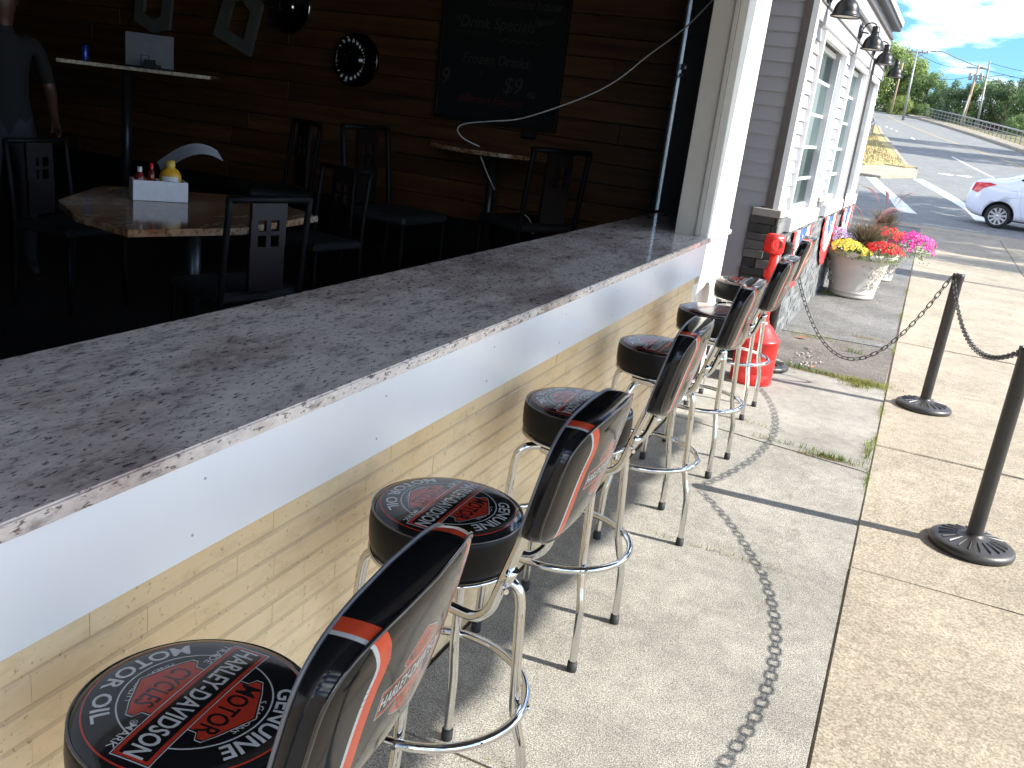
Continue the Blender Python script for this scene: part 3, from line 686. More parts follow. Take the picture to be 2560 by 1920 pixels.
for k, (y, lb) in enumerate(lamps):
    o = lp if k == 0 else copy_tree(lp); o.location = (wx(y, .012), y, 2.685); o.rotation_euler.z = -KX; o['label'] = lb; o['group'] = 'barn lamps along the window wall'
# bunting fans
def bunting(yc, label, h=.46, rw=.55):
    t = thing('bunting', label, 'bunting', (wx(yc, .05), yc, .96), group='patriotic bunting under the windows')
    n = 40; rr = [0, .40, .72, 1.0]; ms = [m_cloth_b, m_cloth_w, m_cloth_r]; nm = ['blue_band', 'white_band', 'red_band']
    def pt(a, r_):
        x = .042 + .003 * math.sin(a * 22) * (.3 + r_) ; y = -math.cos(a) * rw * r_ ; z = -math.sin(a) * h * r_ - .02
        return (wx(yc + y, x), yc + y, .97 + z - .02 * (1 - r_))
    for b in range(3):
        q = MB(); S = 4
        vs = [pt(math.pi * k / n, rr[b] + (rr[b + 1] - rr[b]) * j / S) for j in range(S + 1) for k in range(n + 1)]
        q.raw(vs, [(j * (n + 1) + k, j * (n + 1) + k + 1, (j + 1) * (n + 1) + k + 1, (j + 1) * (n + 1) + k) for j in range(S) for k in range(n)], 0, True)
        band = q.build(nm[b], ms[b], t, fix=False)
    q = MB()
    for k in range(5):
        a = math.pi * (.18 + .16 * k); c = Vector(pt(a, .2)); c.x += .012
        P = []
        for i in range(10): rr_ = .026 if i % 2 == 0 else .011; P.append((c.x, c.y + rr_ * math.sin(i * math.pi / 5), c.z + rr_ * math.cos(i * math.pi / 5)))
        q.poly(P)
    q.build('star', m_cloth_w, t, fix=False)
bunting(8.45, 'red white and blue bunting fan right behind the red smoking receptacle', .54, .54)
bunting(10.45, 'red white and blue bunting fan hanging under the middle window', .54, .56)
bunting(12.15, 'red white and blue bunting fan under the last window, farthest along the wall', .54, .54)

# ------------------------------------------------------------------ interior
FZ = .24
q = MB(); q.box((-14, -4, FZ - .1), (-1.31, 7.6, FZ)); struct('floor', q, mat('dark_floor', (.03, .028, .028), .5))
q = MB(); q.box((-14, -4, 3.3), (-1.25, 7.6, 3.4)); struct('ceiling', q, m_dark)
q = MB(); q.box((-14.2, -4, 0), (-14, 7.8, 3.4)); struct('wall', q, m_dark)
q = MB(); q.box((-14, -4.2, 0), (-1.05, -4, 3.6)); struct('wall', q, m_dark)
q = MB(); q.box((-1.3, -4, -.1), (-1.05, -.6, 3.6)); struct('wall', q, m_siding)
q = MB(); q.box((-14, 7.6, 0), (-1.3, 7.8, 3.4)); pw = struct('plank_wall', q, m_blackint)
cntp = 0
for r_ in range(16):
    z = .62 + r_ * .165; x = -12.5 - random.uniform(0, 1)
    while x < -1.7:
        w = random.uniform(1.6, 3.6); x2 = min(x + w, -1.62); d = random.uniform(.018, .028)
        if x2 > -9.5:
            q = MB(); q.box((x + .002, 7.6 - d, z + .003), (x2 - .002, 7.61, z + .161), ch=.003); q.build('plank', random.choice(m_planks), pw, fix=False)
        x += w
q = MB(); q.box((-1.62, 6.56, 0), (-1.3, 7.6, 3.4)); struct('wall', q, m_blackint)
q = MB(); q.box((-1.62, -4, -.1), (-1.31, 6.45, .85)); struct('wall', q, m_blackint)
# chalkboard
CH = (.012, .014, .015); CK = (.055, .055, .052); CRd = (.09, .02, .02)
def chalk():
    L_ = []
    def T(s, x, y, sz, col=CK, sh=.2): L_.append((col, text_tris(s, sz, .004, .9, sh) + [x, y]))
    T('Sliders w/ DR.IB', .68, 1.29, .10); T('Grill fries +', .76, 1.11, .12); T('homemade house', .73, .96, .105); T('Sauce', .92, .84, .08)
    T('*Drink Specials*', .50, .79, .135); T('Frozen Drinks', .52, .50, .12); T('$9', .70, .31, .19); T('ea', .88, .26, .10); T('9', .05, .33, .20); T('v', .40, .39, .08)
    T('different Flavors', .50, .17, .105, CRd)
    for x0, x1, y in ((.12, .42, .70), (.50, .92, .66)):
        pts = [(x0 + (x1 - x0) * k / 30, y + .012 * math.sin(k * 1.1)) for k in range(31)]
        T2 = []
        for a, b in zip(pts[:-1], pts[1:]): T2 += [[a, (a[0], a[1] + .007), (b[0], b[1] + .007)], [a, (b[0], b[1] + .007), b]]
        L_.append((CK, np.array(T2)))
    return raster('chalk_print', 560, 700, CH, [(c, t * 500) for c, t in L_])
cb = thing('chalkboard', 'tall black chalkboard with handwritten drink specials on the plank wall', 'chalkboard', (-3.44, 7.55, 1.5))
q = MB(); q.box((-.56, -.02, 0), (.56, .0, 1.4), ch=.004); q.v = [(x - 3.44, y + 7.55, z + 1.5) for x, y, z in q.v]
q.build('board', print_mat('chalk_writing', chalk(), (1, 0, 0), (0, 0, 1), 1.12, 1.4, .8, 0, 0, .7), cb)
q = MB()
for a, b in (((-.585, 0), (-.56, 1.4)), ((.56, 0), (.585, 1.4)), ((-.585, -.03), (.585, 0))): q.box((a[0] - 3.44, 7.525, a[1] + 1.5), (b[0] - 3.44, 7.56, b[1] + 1.5), ch=.003)
q.build('frame', m_blackint, cb)
q = MB(); q.box((-3.15, 7.49, 1.40), (-3.02, 7.54, 1.46), ch=.01); q.build('chalk_ledge', m_blackint, cb)
# hubcaps
def hubcap(x, z, r_, spokes, label):
    t = thing('hubcap', label, 'hubcap', (x, 7.54, z), group='chrome hubcaps on the plank wall'); M = Matrix.Translation((x, 7.54, z)) @ Matrix.Rotation(R(90), 4, 'X')
    q = MB(); q.lathe([(r_, 0), (r_ * .99, .025), (r_ * .93, .03), (r_ * .9, .018), (r_ * .45, .02 if spokes else .05), (r_ * .38, .03), (r_ * .33, .06), (r_ * .15, .068), (0, .07)], n=36, M=M); q.build('dish', m_chrome if not spokes else mat('dark_chrome', (.12, .12, .12), .2, 1), t)
    if spokes:
        for k in range(spokes):
            q = MB(); a = 2 * math.pi * k / spokes; Mk = M @ Matrix.Rotation(a, 4, 'Z'); q.box((r_ * .42, -.006, .02), (r_ * .92, .006, .036), M=Mk); q.build('spoke', m_chrome, t)
hubcap(-4.86, 1.87, .235, 24, 'spoked chrome hubcap beside the chalkboard on the plank wall'); hubcap(-5.62, 2.27, .24, 0, 'smooth domed chrome hubcap near the top edge, up left of the spoked one')
# white letters on the wall
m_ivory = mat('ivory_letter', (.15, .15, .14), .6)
def letter(name, outer, inner, label):
    t = thing(name, label, 'sign letter', (outer[0][0], 7.55, outer[0][1]), group='loose white letters on the plank wall')
    q = MB(); n = len(outer)
    for y in (7.53, 7.57):
        for i in range(n):
            j = (i + 1) % n; q.raw([(outer[i][0], y, outer[i][1]), (outer[j][0], y, outer[j][1]), (inner[j][0], y, inner[j][1]), (inner[i][0], y, inner[i][1])], [(0, 1, 2, 3)])
    for P in (outer, inner):
        for i in range(n): j = (i + 1) % n; q.raw([(P[i][0], 7.53, P[i][1]), (P[j][0], 7.53, P[j][1]), (P[j][0], 7.57, P[j][1]), (P[i][0], 7.57, P[i][1])], [(0, 1, 2, 3)])
    q.build('letter_body', m_ivory, t)
oo = [(-6.50, 1.95), (-6.34, 2.40), (-6.12, 2.44), (-5.93, 2.26), (-6.06, 1.79), (-6.2, 1.84)]; cx_, cz_ = -6.2, 2.1
letter('letter_sign', oo, [(cx_ + (x - cx_) * .5, cz_ + (z - cz_) * .55) for x, z in oo], 'tilted white block letter O hung on the dark planks near the top edge')
oo = [(-7.5, 2.0), (-7.45, 2.5), (-7.2, 2.55), (-7.0, 2.35), (-7.05, 1.95), (-7.25, 1.9)]; cx_, cz_ = -7.25, 2.2
letter('letter_sign', oo, [(cx_ + (x - cx_) * .5, cz_ + (z - cz_) * .55) for x, z in oo], 'white block letter half hidden behind the menu board on the high table')
# tables
def table(name, outline, z, foot, label, m_top=m_tgran, th=.032, base=.28):
    t = thing(name, label, 'table', (foot[0], foot[1], FZ))
    q = MB(); bm = bmesh.new(); lo = [bm.verts.new((x, y, z - th)) for x, y in outline]; hi = [bm.verts.new((x, y, z)) for x, y in outline]; bm.faces.new(lo[::-1]); bm.faces.new(hi); n = len(lo)
    for i in range(n): bm.faces.new((lo[i], lo[(i + 1) % n], hi[(i + 1) % n], hi[i]))
    bmesh.ops.bevel(bm, geom=bm.edges[:], offset=.003, segments=1, affect='EDGES'); bm.verts.index_update(); q.raw([v.co.copy() for v in bm.verts], [tuple(v.index for v in f.verts) for f in bm.faces]); bm.free(); q.build('tabletop', m_top, t)
    q = MB(); q.tube([(foot[0], foot[1], FZ), (foot[0], foot[1], z - th)], .04, 14); q.build('pedestal', mat('pedestal_steel', (.05, .055, .06), .35, .6), t)
    q = MB(); q.lathe([(0, .03), (.06, .03), (base, .012), (base, 0)], (foot[0], foot[1], FZ), 24); q.build('foot', m_blackm, t)
    return t
table('dining_table', [(-3.60, 3.15), (-3.25, 2.93), (-2.88, 2.86), (-2.70, 3.35), (-2.78, 4.05), (-3.35, 4.3), (-3.95, 3.75)], 1.0, (-3.2, 3.6), 'low granite table with a pale chipped edge holding the white condiment box')
table('bar_table', [(-3.15 + .55 * math.cos(a), 7.0 + .5 * math.sin(a)) for a in np.linspace(0, 2 * math.pi, 28, endpoint=False)], 1.30, (-3.15, 7.0), 'round high table under the chalkboard by the plank wall')
table('bar_table', [(-6.55, 5.75), (-5.75, 6.65), (-5.95, 7.0), (-6.8, 6.2)], 1.58, (-6.35, 6.3), 'narrow high table holding the white menu board and blue can')
# things on the tables (table A top z = 1.0)
bx = thing('condiment_box', 'white painted wooden condiment box with chipped corners on the low table', 'box', (-3.42, 3.56, 1.0))
d = Vector((.155, .205, 0)).normalized(); nn = Vector((-d.y, d.x, 0))
def obox(mb, c, hx, hy, z0, z1, ch=.0): mb.box((-hx, -hy, z0), (hx, hy, z1), M=Matrix(((d.x, nn.x, 0, c[0]), (d.y, nn.y, 0, c[1]), (0, 0, 1, 0), (0, 0, 0, 1))), ch=ch)
cb_ = Vector((-3.45, 3.63, 0)); wb = mat('chipped_white_wood', (.60, .60, .62), .5, var=.06, vs=30)
for nm, (u, v, hx, hy) in {'front_board': (0, -.055, .13, .006), 'back_board': (0, .055, .13, .006), 'end_board': (-.124, 0, .006, .049), 'end_board.': (.124, 0, .006, .049)}.items():
    q = MB(); c = cb_ + d * u + nn * v; obox(q, c, hx, hy, 1.001, 1.10, .002); q.build(nm.strip('.'), wb, bx)
q = MB(); obox(q, cb_, .118, .049, 1.001, 1.008); q.build('bottom_board', wb, bx)
def bottle(label, u, col, h, rr_, cap, lab=False):
    c = cb_ + d * u; t = thing('sauce_bottle', label, 'bottle', (c.x, c.y, 1.009))
    q = MB(); q.lathe([(0, 0), (rr_, 0), (rr_, h * .62), (rr_ * .8, h * .74), (rr_ * .4, h * .82), (rr_ * .4, h * .9), (0, h * .9)], (c.x, c.y, 1.009), 20); q.build('body', col, t)
    q = MB(); q.lathe([(rr_ * .45, h * .84), (rr_ * .42, h), (0, h)], (c.x, c.y, 1.009), 14); q.build('cap', cap, t)
    if lab:
        q = MB(); a = math.atan2(-1, .9); q.lathe([(rr_ + .001, h * .18), (rr_ + .001, h * .6)], (c.x, c.y, 1.009), 12, a0=a - .8, a1=a + .8); q.build('label', print_mat('mustard_label', raster('mustard_print', 256, 128, (.55, .55, .55), [((.02, .03, .12), to_px(text_tris('HEINZ', 1, .03), 128, 92, 34)), ((.02, .03, .12), to_px(text_tris('YELLOW', 1, .01), 128, 60, 24)), ((.02, .03, .12), to_px(text_tris('MUSTARD', 1, .03), 128, 30, 30))]), (.74, .67, 0), (0, 0, 1), .085, .06, .5, 0, 0, h * .39), t)
bottle('yellow mustard squeeze bottle with a pale label in the white box', .055, mat('mustard_yellow', (.62, .33, .02), .4), .19, .052, mat('mustard_cap', (.6, .4, .08), .4), True)
bottle('slim dark red hot sauce bottle in the white box', -.035, mat('hot_sauce', (.12, .01, .005), .15), .17, .02, m_red)
bottle('red ketchup bottle standing left of the hot sauce in the white box', -.09, mat('ketchup_red', (.16, .01, .008), .3), .15, .026, wb)
pm = thing('paper_menu', 'curled white paper menu sticking out behind the mustard bottle', 'menu', (-3.4, 3.8, 1.0))
q = MB(); n = 10; vs = []
for k in range(n + 1):
    t_ = k / n; p = cb_ + nn * .035 + d * (.02 + .30 * t_); z = 1.13 + .11 * math.sin(t_ * 2.3); vs += [(p.x, p.y, z), (p.x + nn.x * .14, p.y + nn.y * .14, z + .04)]
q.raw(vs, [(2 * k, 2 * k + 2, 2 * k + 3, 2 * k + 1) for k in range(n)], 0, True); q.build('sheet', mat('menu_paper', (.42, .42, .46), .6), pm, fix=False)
q = MB()
for k in range(4):
    p = cb_ + nn * (.06 + k * .02) + d * .2; q.box((p.x - .04, p.y - .03, 1.2635 + k * .0055), (p.x - .03, p.y + .02, 1.2645 + k * .0055))
mb_ = thing('menu_board', 'white square menu board standing on the far high table', 'menu board', (-5.9, 6.0, 1.58))
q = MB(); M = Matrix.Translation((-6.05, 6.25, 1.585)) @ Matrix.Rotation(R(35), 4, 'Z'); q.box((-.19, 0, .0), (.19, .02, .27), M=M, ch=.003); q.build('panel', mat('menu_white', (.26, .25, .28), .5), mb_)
q = MB(); q.box((-.2, -.05, 0), (.2, .06, .012), M=M); q.build('base', m_blackint, mb_)
nh = thing('napkin_holder', 'small black wire napkin holder in front of the menu board', 'holder', (-5.95, 6.2, 1.58))
M2 = M @ Matrix.Translation((.02, -.16, -.002)); q = MB(); q.box((-.03, -.03, 0), (.05, .03, .07), M=M2, ch=.003); q.box((.05, -.03, 0), (.09, .03, .035), M=M2); q.build('tray', m_blackint, nh)
q = MB(); q.tube([M2 @ Vector(p) for p in ((-.06, 0, 0), (-.06, 0, .10), (.0, 0, .10), (0, 0, 0))], .003, 6); q.build('wire', m_blackint, nh)
cn = thing('drink_can', 'slim blue drink can on the left part of the far high table', 'can', (-6.55, 5.95, 1.58))
q = MB(); q.lathe([(0, 0), (.028, 0), (.03, .01), (.03, .115), (.025, .125), (0, .125)], (-6.5, 6.0, 1.582), 18); q.build('can_body', mat('blue_can', (.05, .09, .45), .25, .5), cn)
# chairs
def make_chair(holes=True):
    t = thing('dining_chair', '', 'chair', local=True); mm = mat('black_chair_metal', (.003, .003, .0035), .6, spec=.25)
    for sx in (-1, 1):
        q = MB(); q.tube([(sx * .21, .2, 0), (sx * .20, .19, .46)], .014, 8); q.build('leg', mm, t)
        q = MB(); q.tube(bez([(sx * .21, -.22, 0), (sx * .205, -.2, .46), (sx * .205, -.25, .92)], 5), .015, 8); q.build('leg', mm, t)
    q = MB(); q.box((-.22, -.2, .44), (.22, .21, .49), ch=.015); q.build('seat', mat('grey_vinyl_seat', (.018, .018, .019), .7), t)
    q = MB(); q.tube([(-.205, -.25, .91), (.205, -.25, .91)], .015, 8); q.build('top_rail', mm, t)
    q = MB(); w = .09; zz = [.5, .66, .71, .76, .81, .9]
    tan = mat('tan_wood_back', (.008, .003, .0025), .5)
    q.box((-w, -.235, .50), (w, -.215, .70)); q.box((-w, -.245, .82), (w, -.225, .9)); q.box((-w, -.24, .70), (-.055, -.22, .82)); q.box((.055, -.24, .70), (w, -.22, .82)); q.box((-.012, -.24, .70), (.012, -.22, .82)); q.box((-.055, -.24, .752), (.055, -.22, .77))
    q.build('splat', tan, t); return t
ch0 = make_chair()
spots = [((-4.35, 3.9, FZ), R(-88), 1, 'chair with a tan slotted back panel behind the low table'), ((-2.78, 3.42, FZ), R(72), 1, 'chair whose dark back stands in front of the low table edge'),
         ((-3.35, 4.85, FZ), R(170), 1, 'chair just beyond the far end of the low table'), ((-3.3, 5.75, FZ), R(-95), 1.26, 'tall chair left of the round high table'),
         ((-2.6, 6.5, FZ), R(60), 1.26, 'tall chair right of the round high table'), ((-3.3, 2.2, FZ), R(10), 1, 'chair with a worn grey seat nearest the counter at the left edge'),
         ((-4.6, 6.0, FZ), R(150), 1.2, 'tall chair below the spoked hubcap')]
for k, (loc, rz, s_, lb) in enumerate(spots):
    o = ch0 if k == 0 else copy_tree(ch0); o.location = loc; o.rotation_euler.z = rz; o.scale = (s_,) * 3; o['label'] = lb; o['group'] = 'chairs inside the dark dining room'
# loose cord across the opening
cd_ = thing('loose_cord', 'thin white cord drooping across the dark opening to the round table', 'cord', (-2.9, 5.9, 1.4))
q = MB(); q.tube(bez([(-2.80, 5.95, 1.36), (-2.90, 5.9, 1.40), (-2.955, 5.9, 1.455), (-2.90, 5.9, 1.50), (-2.711, 5.9, 1.538), (-2.477, 5.9, 1.587), (-2.104, 5.9, 1.747), (-1.873, 5.9, 1.885), (-1.688, 5.9, 2.056), (-1.483, 5.9, 2.236), (-1.30, 5.8, 2.42), (-1.1, 5.6, 2.60)], 5), .0045, 6, caps=True); q.build('strand', mat('white_cord', (.5, .48, .48), .5), cd_)
q = MB(); q.tube(bez([(-2.90, 6.2, 1.28), (-2.84, 6.2, 1.18), (-2.76, 6.2, 1.06)], 5), .004, 6); q.tube(bez([(-2.6, 6.3, .93), (-2.5, 6.3, .88), (-2.46, 6.3, .78)], 5), .004, 6); q.build('loose_end', MC['white_cord'], cd_)

# person standing in the dark at the far left
def person():
    base = Vector((-5.15, 4.15, FZ)); t = thing('person', 'person in dark clothes standing in the unlit room at the left edge, arm lowered', 'person', tuple(base))
    J = {'pel': (0, 0, .95), 'wa': (0, 0, 1.1), 'chs': (0, .01, 1.33), 'nk': (0, .01, 1.5), 'hd0': (0, -.01, 1.56), 'hd1': (0, -.02, 1.66), 'hd2': (0, -.01, 1.74),
         'hl': (-.1, 0, .9), 'kl': (-.11, -.02, .5), 'al': (-.11, .02, .09), 'tl': (-.11, -.12, .04), 'hr': (.1, 0, .9), 'kr': (.11, -.02, .5), 'ar': (.11, .02, .09), 'tr': (.12, -.12, .04),
         'sl': (-.18, .01, 1.43), 'el': (-.25, .02, 1.15), 'wl': (-.22, -.1, .93), 'pl': (-.21, -.14, .87), 'sr': (.18, .01, 1.43), 'er': (.25, 0, 1.16), 'wr': (.24, -.14, 1.0), 'pr': (.24, -.19, .96)}
    Rr = {'pel': .15, 'wa': .13, 'chs': .155, 'nk': .055, 'hd0': .06, 'hd1': .095, 'hd2': .07, 'hl': .09, 'kl': .06, 'al': .04, 'tl': .035, 'hr': .09, 'kr': .06, 'ar': .04, 'tr': .035, 'sl': .06, 'el': .042, 'wl': .028, 'pl': .035, 'sr': .06, 'er': .042, 'wr': .028, 'pr': .035}
    E = [('pel', 'wa'), ('wa', 'chs'), ('chs', 'nk'), ('nk', 'hd0'), ('hd0', 'hd1'), ('hd1', 'hd2'), ('pel', 'hl'), ('hl', 'kl'), ('kl', 'al'), ('al', 'tl'), ('pel', 'hr'), ('hr', 'kr'), ('kr', 'ar'), ('ar', 'tr'), ('chs', 'sl'), ('sl', 'el'), ('el', 'wl'), ('wl', 'pl'), ('chs', 'sr'), ('sr', 'er'), ('er', 'wr'), ('wr', 'pr')]
    for s_, w_, p_ in ((-1, 'wl', 'pl'), (1, 'wr', 'pr')):
        P = Vector(J[p_]); dr = (P - Vector(J[w_])).normalized()
        for k in range(4):
            a = 'f%s%d' % (p_, k); b = a + 'b'; off = Vector((s_ * .006, 0, 0)) + Vector((0, .022 * (k - 1.5), .018 * (1.5 - k))) * 1.0
            J[a] = tuple(P + off * .9 + dr * .045); J[b] = tuple(P + off + dr * (.085 - .006 * abs(k - 1))); Rr[a] = .0095; Rr[b] = .008; E += [(p_, a), (a, b)]
        a = 'th' + p_; J[a] = tuple(P + Vector((-s_ * .03, -.02, .0)) + dr * .01); J[a + 'b'] = tuple(P + Vector((-s_ * .04, -.03, 0)) + dr * .05); Rr[a] = .011; Rr[a + 'b'] = .009; E += [(p_, a), (a, a + 'b')]
    K = list(J); me = bpy.data.meshes.new('body'); me.from_pydata([J[k] for k in K], [(K.index(a), K.index(b)) for a, b in E], [])
    ob = bpy.data.objects.new('tmp', me); COL.objects.link(ob); md = ob.modifiers.new('s', 'SKIN'); ob.modifiers.new('d', 'SUBSURF').levels = 1
    for i, k in enumerate(K): sv = me.skin_vertices[0].data[i]; sv.radius = (Rr[k], Rr[k] * (.8 if k in ('pel', 'wa', 'chs') else 1)); sv.use_root = (k == 'pel')
    dg = bpy.context.evaluated_depsgraph_get(); m2 = bpy.data.meshes.new_from_object(ob.evaluated_get(dg)); bpy.data.objects.remove(ob)
    skin = mat('skin', (.07, .028, .018), .5); shirt = mat('dark_shirt', (.005, .005, .006), .85); pants = mat('dark_trousers', (.02, .02, .025), .8)
    for q in (skin, shirt, pants): m2.materials.append(q)
    for p_ in m2.polygons:
        c = p_.center; p_.use_smooth = True
        p_.material_index = 2 if c.z < .96 and abs(c.x) < .2 else (0 if c.z > 1.51 or (abs(c.x) > .18 and c.z < 1.2) else 1)
    b = link('body', m2, t); ORG[b.name] = ORG[t.name]
    q = MB(); q.lathe([(.001, .11), (.06, .095), (.092, .05), (.098, 0), (.095, -.05)], (base.x, base.y + .012, base.z + 1.68), 20); q.build('hair', mat('dark_hair', (.02, .013, .01), .6), t)
    t.rotation_euler.z = R(60)
person()

# ------------------------------------------------------------------ bar stools
im_seat = seat_image(); im_back = back_image()
m_seatp = print_mat('seat_print_vinyl', im_seat, (0, -1, 0), (1, 0, 0), .33, .33)
m_backp = print_mat('back_print_vinyl', im_back, (0, 1, 0), (0, 0, 1), .46, .30, .10, .0, -.045, 1.01)
def pad_pt(y, z, xoff):
    if xoff < -.02: xoff = xoff * (.62 + .42 * max(0, 1 - (y / .203) ** 2))
    return Vector((.292 + (z - .885) * .21 + .020 * (1 - (y / .2) ** 2) + xoff, y - .045, z))
def make_stool():
    t = thing('bar_stool', '', 'bar stool', local=True)
    # seat drum
    RS = .171
    q = MB(); prof = [(.001, .8185), (.05, .818), (.10, .8165), (.13, .8145), (.150, .8115), (.160, .808), (.167, .802)]
    q.lathe(prof, n=64); st = q.build('seat_top', m_seatp, t)
    q = MB(); q.lathe([(.166, .802), (.1695, .799), (.172, .79), (.1735, .765), (.172, .73), (.166, .705), (.155, .697), (.0, .697)], n=64); q.build('seat_band', m_band, t)
    q = MB(); q.tube([(.1685 * math.cos(a), .1685 * math.sin(a), .8015) for a in np.linspace(0, 2 * math.pi, 64, endpoint=False)], .0028, 6, closed=True); q.build('piping', m_vinyl, t)
    q = MB(); q.tube([(.168 * math.cos(a), .168 * math.sin(a), .700) for a in np.linspace(0, 2 * math.pi, 64, endpoint=False)], .0045, 6, closed=True); q.build('rim_trim', m_chrome, t)
    q = MB(); q.lathe([(.0, .697), (.09, .697), (.09, .672), (.0, .672)], n=28); q.build('swivel_plate', m_chrome, t)
    # back pad
    hw, hh, zc, TH = .203, .127, 1.012, .068; n = 48
    def outline(k, s_):
        a = 2 * math.pi * k / n; c, s = math.cos(a), math.sin(a); e = .42
        y = math.copysign(abs(c) ** e, c) * hw * s_; z = math.copysign(abs(s) ** e, s) * hh * s_
        z -= .010 * (y / hw) ** 2 if z > 0 else 0
        return y, zc + z
    rings = []
    for s_, bx_ in ((.02, .007), (.35, .007), (.65, .005), (.85, .003), (.96, .000), (1.0, -.004)): rings.append([pad_pt(*outline(k, s_), bx_) for k in range(n)])
    q = MB(); vs = [p for r_ in rings for p in r_]
    q.raw(vs, [(j * n + k, j * n + (k + 1) % n, (j + 1) * n + (k + 1) % n, (j + 1) * n + k) for j in range(len(rings) - 1) for k in range(n)] + [tuple(range(n))[::-1]], 0, True)
    q.build('back_face', m_backp, t)
    band = []
    for s_, xo in ((1.0, -.004), (1.022, -.016), (1.028, -.034), (1.018, -.054), (1.0, -.066)): band.append([pad_pt(*outline(k, s_), xo) for k in range(n)])
    q = MB(); q.raw([p for r_ in band for p in r_], [(j * n + k, j * n + (k + 1) % n, (j + 1) * n + (k + 1) % n, (j + 1) * n + k) for j in range(len(band) - 1) for k in range(n)], 0, True)
    q.build('back_band', m_backp, t)
    rings = []
    for s_, bx_ in ((.02, -.076), (.5, -.075), (.85, -.072), (1.0, -.066)): rings.append([pad_pt(*outline(k, s_), bx_) for k in range(n)])
    q = MB(); q.raw([p for r_ in rings for p in r_], [(j * n + k, j * n + (k + 1) % n, (j + 1) * n + (k + 1) % n, (j + 1) * n + k) for j in range(3) for k in range(n)] + [tuple(range(n))[::-1]], 0, True)
    q.build('back_lining', m_vinyl, t)
    for xo, s_, mm in ((-.004, 1.006, m_vinyl), (-.066, 1.008, m_pipe)):
        q = MB(); q.tube([pad_pt(*outline(k, s_), xo) for k in range(n)], .0028, 6, closed=True); q.build('piping', mm, t)
    # chrome uprights
    for sy in (-1, 1):
        y = sy * .160 - .042
        q = MB(); q.tube(bez([(.262, y, .93), (.250, y, .885), (.230, y, .815), (.214, y, .755), (.200, y * .99, .715), (.172, y * .97, .688), (.13, y * .93, .682), (.02, y * .8, .681), (-.06, y * .7, .681)], 6), .0115, 12); up = q.build('upright', m_chrome, t)
        q = MB(); q.tube([(.2255, y, .785), (.2395, y, .819)], .0135, 12); q.build('ferrule', m_chrome, up)
        q = MB(); q.tube([(.222, y - sy * .002, .770), (.236, y + sy * .012, .772)], .006, 8); q.build('bolt', m_chrome, up)
    # legs turn together under the swivelling seat
    for k in range(4):
        q = MB(); q.tube(bez([(.03, 0, .664), (.11, 0, .664), (.158, 0, .660), (.183, 0, .640), (.192, 0, .605)], 5)[:-1] + bez([(.192, 0, .605), (.200, 0, .48), (.209, 0, .35), (.213, 0, .325)], 3)[:-1] + bez([(.213, 0, .325), (.224, 0, .28), (.236, 0, .24), (.244, 0, .20), (.247, 0, .15), (.250, 0, .02)], 4), .0125, 12)
        lg = q.build('leg', m_chrome, t); lg.rotation_euler.z = R(45 + 90 * k)
        q = MB(); q.lathe([(0, 0), (.0155, 0), (.0165, .006), (.0158, .032), (0, .032)], (.250, 0, 0), 12); ft = q.build('foot_cap', m_rubber, lg)
    q = MB(); q.tube([(.232 * math.cos(a), .232 * math.sin(a), .345) for a in np.linspace(0, 2 * math.pi, 72, endpoint=False)], .0112, 12, closed=True); rg = q.build('foot_ring', m_chrome, t); rg.rotation_euler.z = R(45)
    for k in range(4):
        a = k * math.pi / 2; q = MB(); q.tube([(.241 * math.cos(a), .241 * math.sin(a), .345), (.247 * math.cos(a), .247 * math.sin(a), .345)], .007, 10); q.build('screw', m_chrome, rg)
    return t
stool = make_stool()
ST = [(-.775, .896, 5, 0, 'nearest bar stool, its printed seat cut off in the lower left corner'), (-.789, 1.716, 1, -30, 'second bar stool, its whole printed seat in view above the bottom edge'),
      (-.806, 2.651, 2, 0, 'third bar stool, standing on the slab beside the long chain shadow start'), (-.800, 3.643, 0, 32, 'fourth bar stool, before the one whose seat shines beside the brick end'),
      (-.781, 4.608, -2, 0, 'fifth bar stool, its seat top mirroring the sun-lit white casing'), (-.812, 5.711, 0, 2, 'farthest bar stool, between the casing and the red receptacle')]
for k, (x, y, br, lr, lb) in enumerate(ST):
    o = stool if k == 0 else copy_tree(stool); o.location = (x, y, 0); o['label'] = lb; o['group'] = 'chrome bar stools lined up along the counter'
    o.rotation_euler.z = R(br)
    for c in o.children:
        if c.name.startswith(('leg', 'foot_ring')): c.rotation_euler.z += R(lr - br)

# ------------------------------------------------------------------ stanchions and chains
def make_stanchion():
    t = thing('stanchion_post', '', 'post', local=True)
    q = MB(); n = 72
    def fl(a, z): return 1
    q.lathe([(0, 0), (.172, 0), (.181, .008), (.184, .022), (.180, .034), (.168, .042)], n=n); 
    q.lathe([(.168, .042), (.150, .047), (.10, .056), (.060, .064), (.040, .072), (.036, .080)], n=n); bs = q.build('base', m_plastic, t)
    gr = mat('groove_shadow_plastic', (.018, .018, .018), .6)
    for k in range(20):
        a = 2 * math.pi * (k + .5) / 20; M = Matrix.Rotation(a, 4, 'Z')
        q = MB(); q.raw([M @ Vector(p) for p in ((.070, -.0015, .0635), (.145, -.004, .0500), (.150, 0, .0488), (.145, .004, .0500), (.070, .0015, .0635), (.07, 0, .066), (.145, 0, .0555))], [(0, 1, 6, 5), (1, 2, 6), (2, 3, 6), (3, 4, 5, 6)]); q.build('rib', m_plastic, bs)
    q = MB(); q.lathe([(.0345, .06), (.0345, .925), (.0375, .93), (.0375, .948), (.034, .950), (.028, .948), (.028, .90), (0, .90)], n=32); q.build('post', m_plastic, t)
    for k in range(4):
        a = k * math.pi / 2; M = Matrix.Rotation(a, 4, 'Z'); q = MB(); q.box((.027, -.004, .905), (.0385, .004, .9515), M=M); q.build('chain_slot', m_blackint, t)
    return t
sp = make_stanchion()
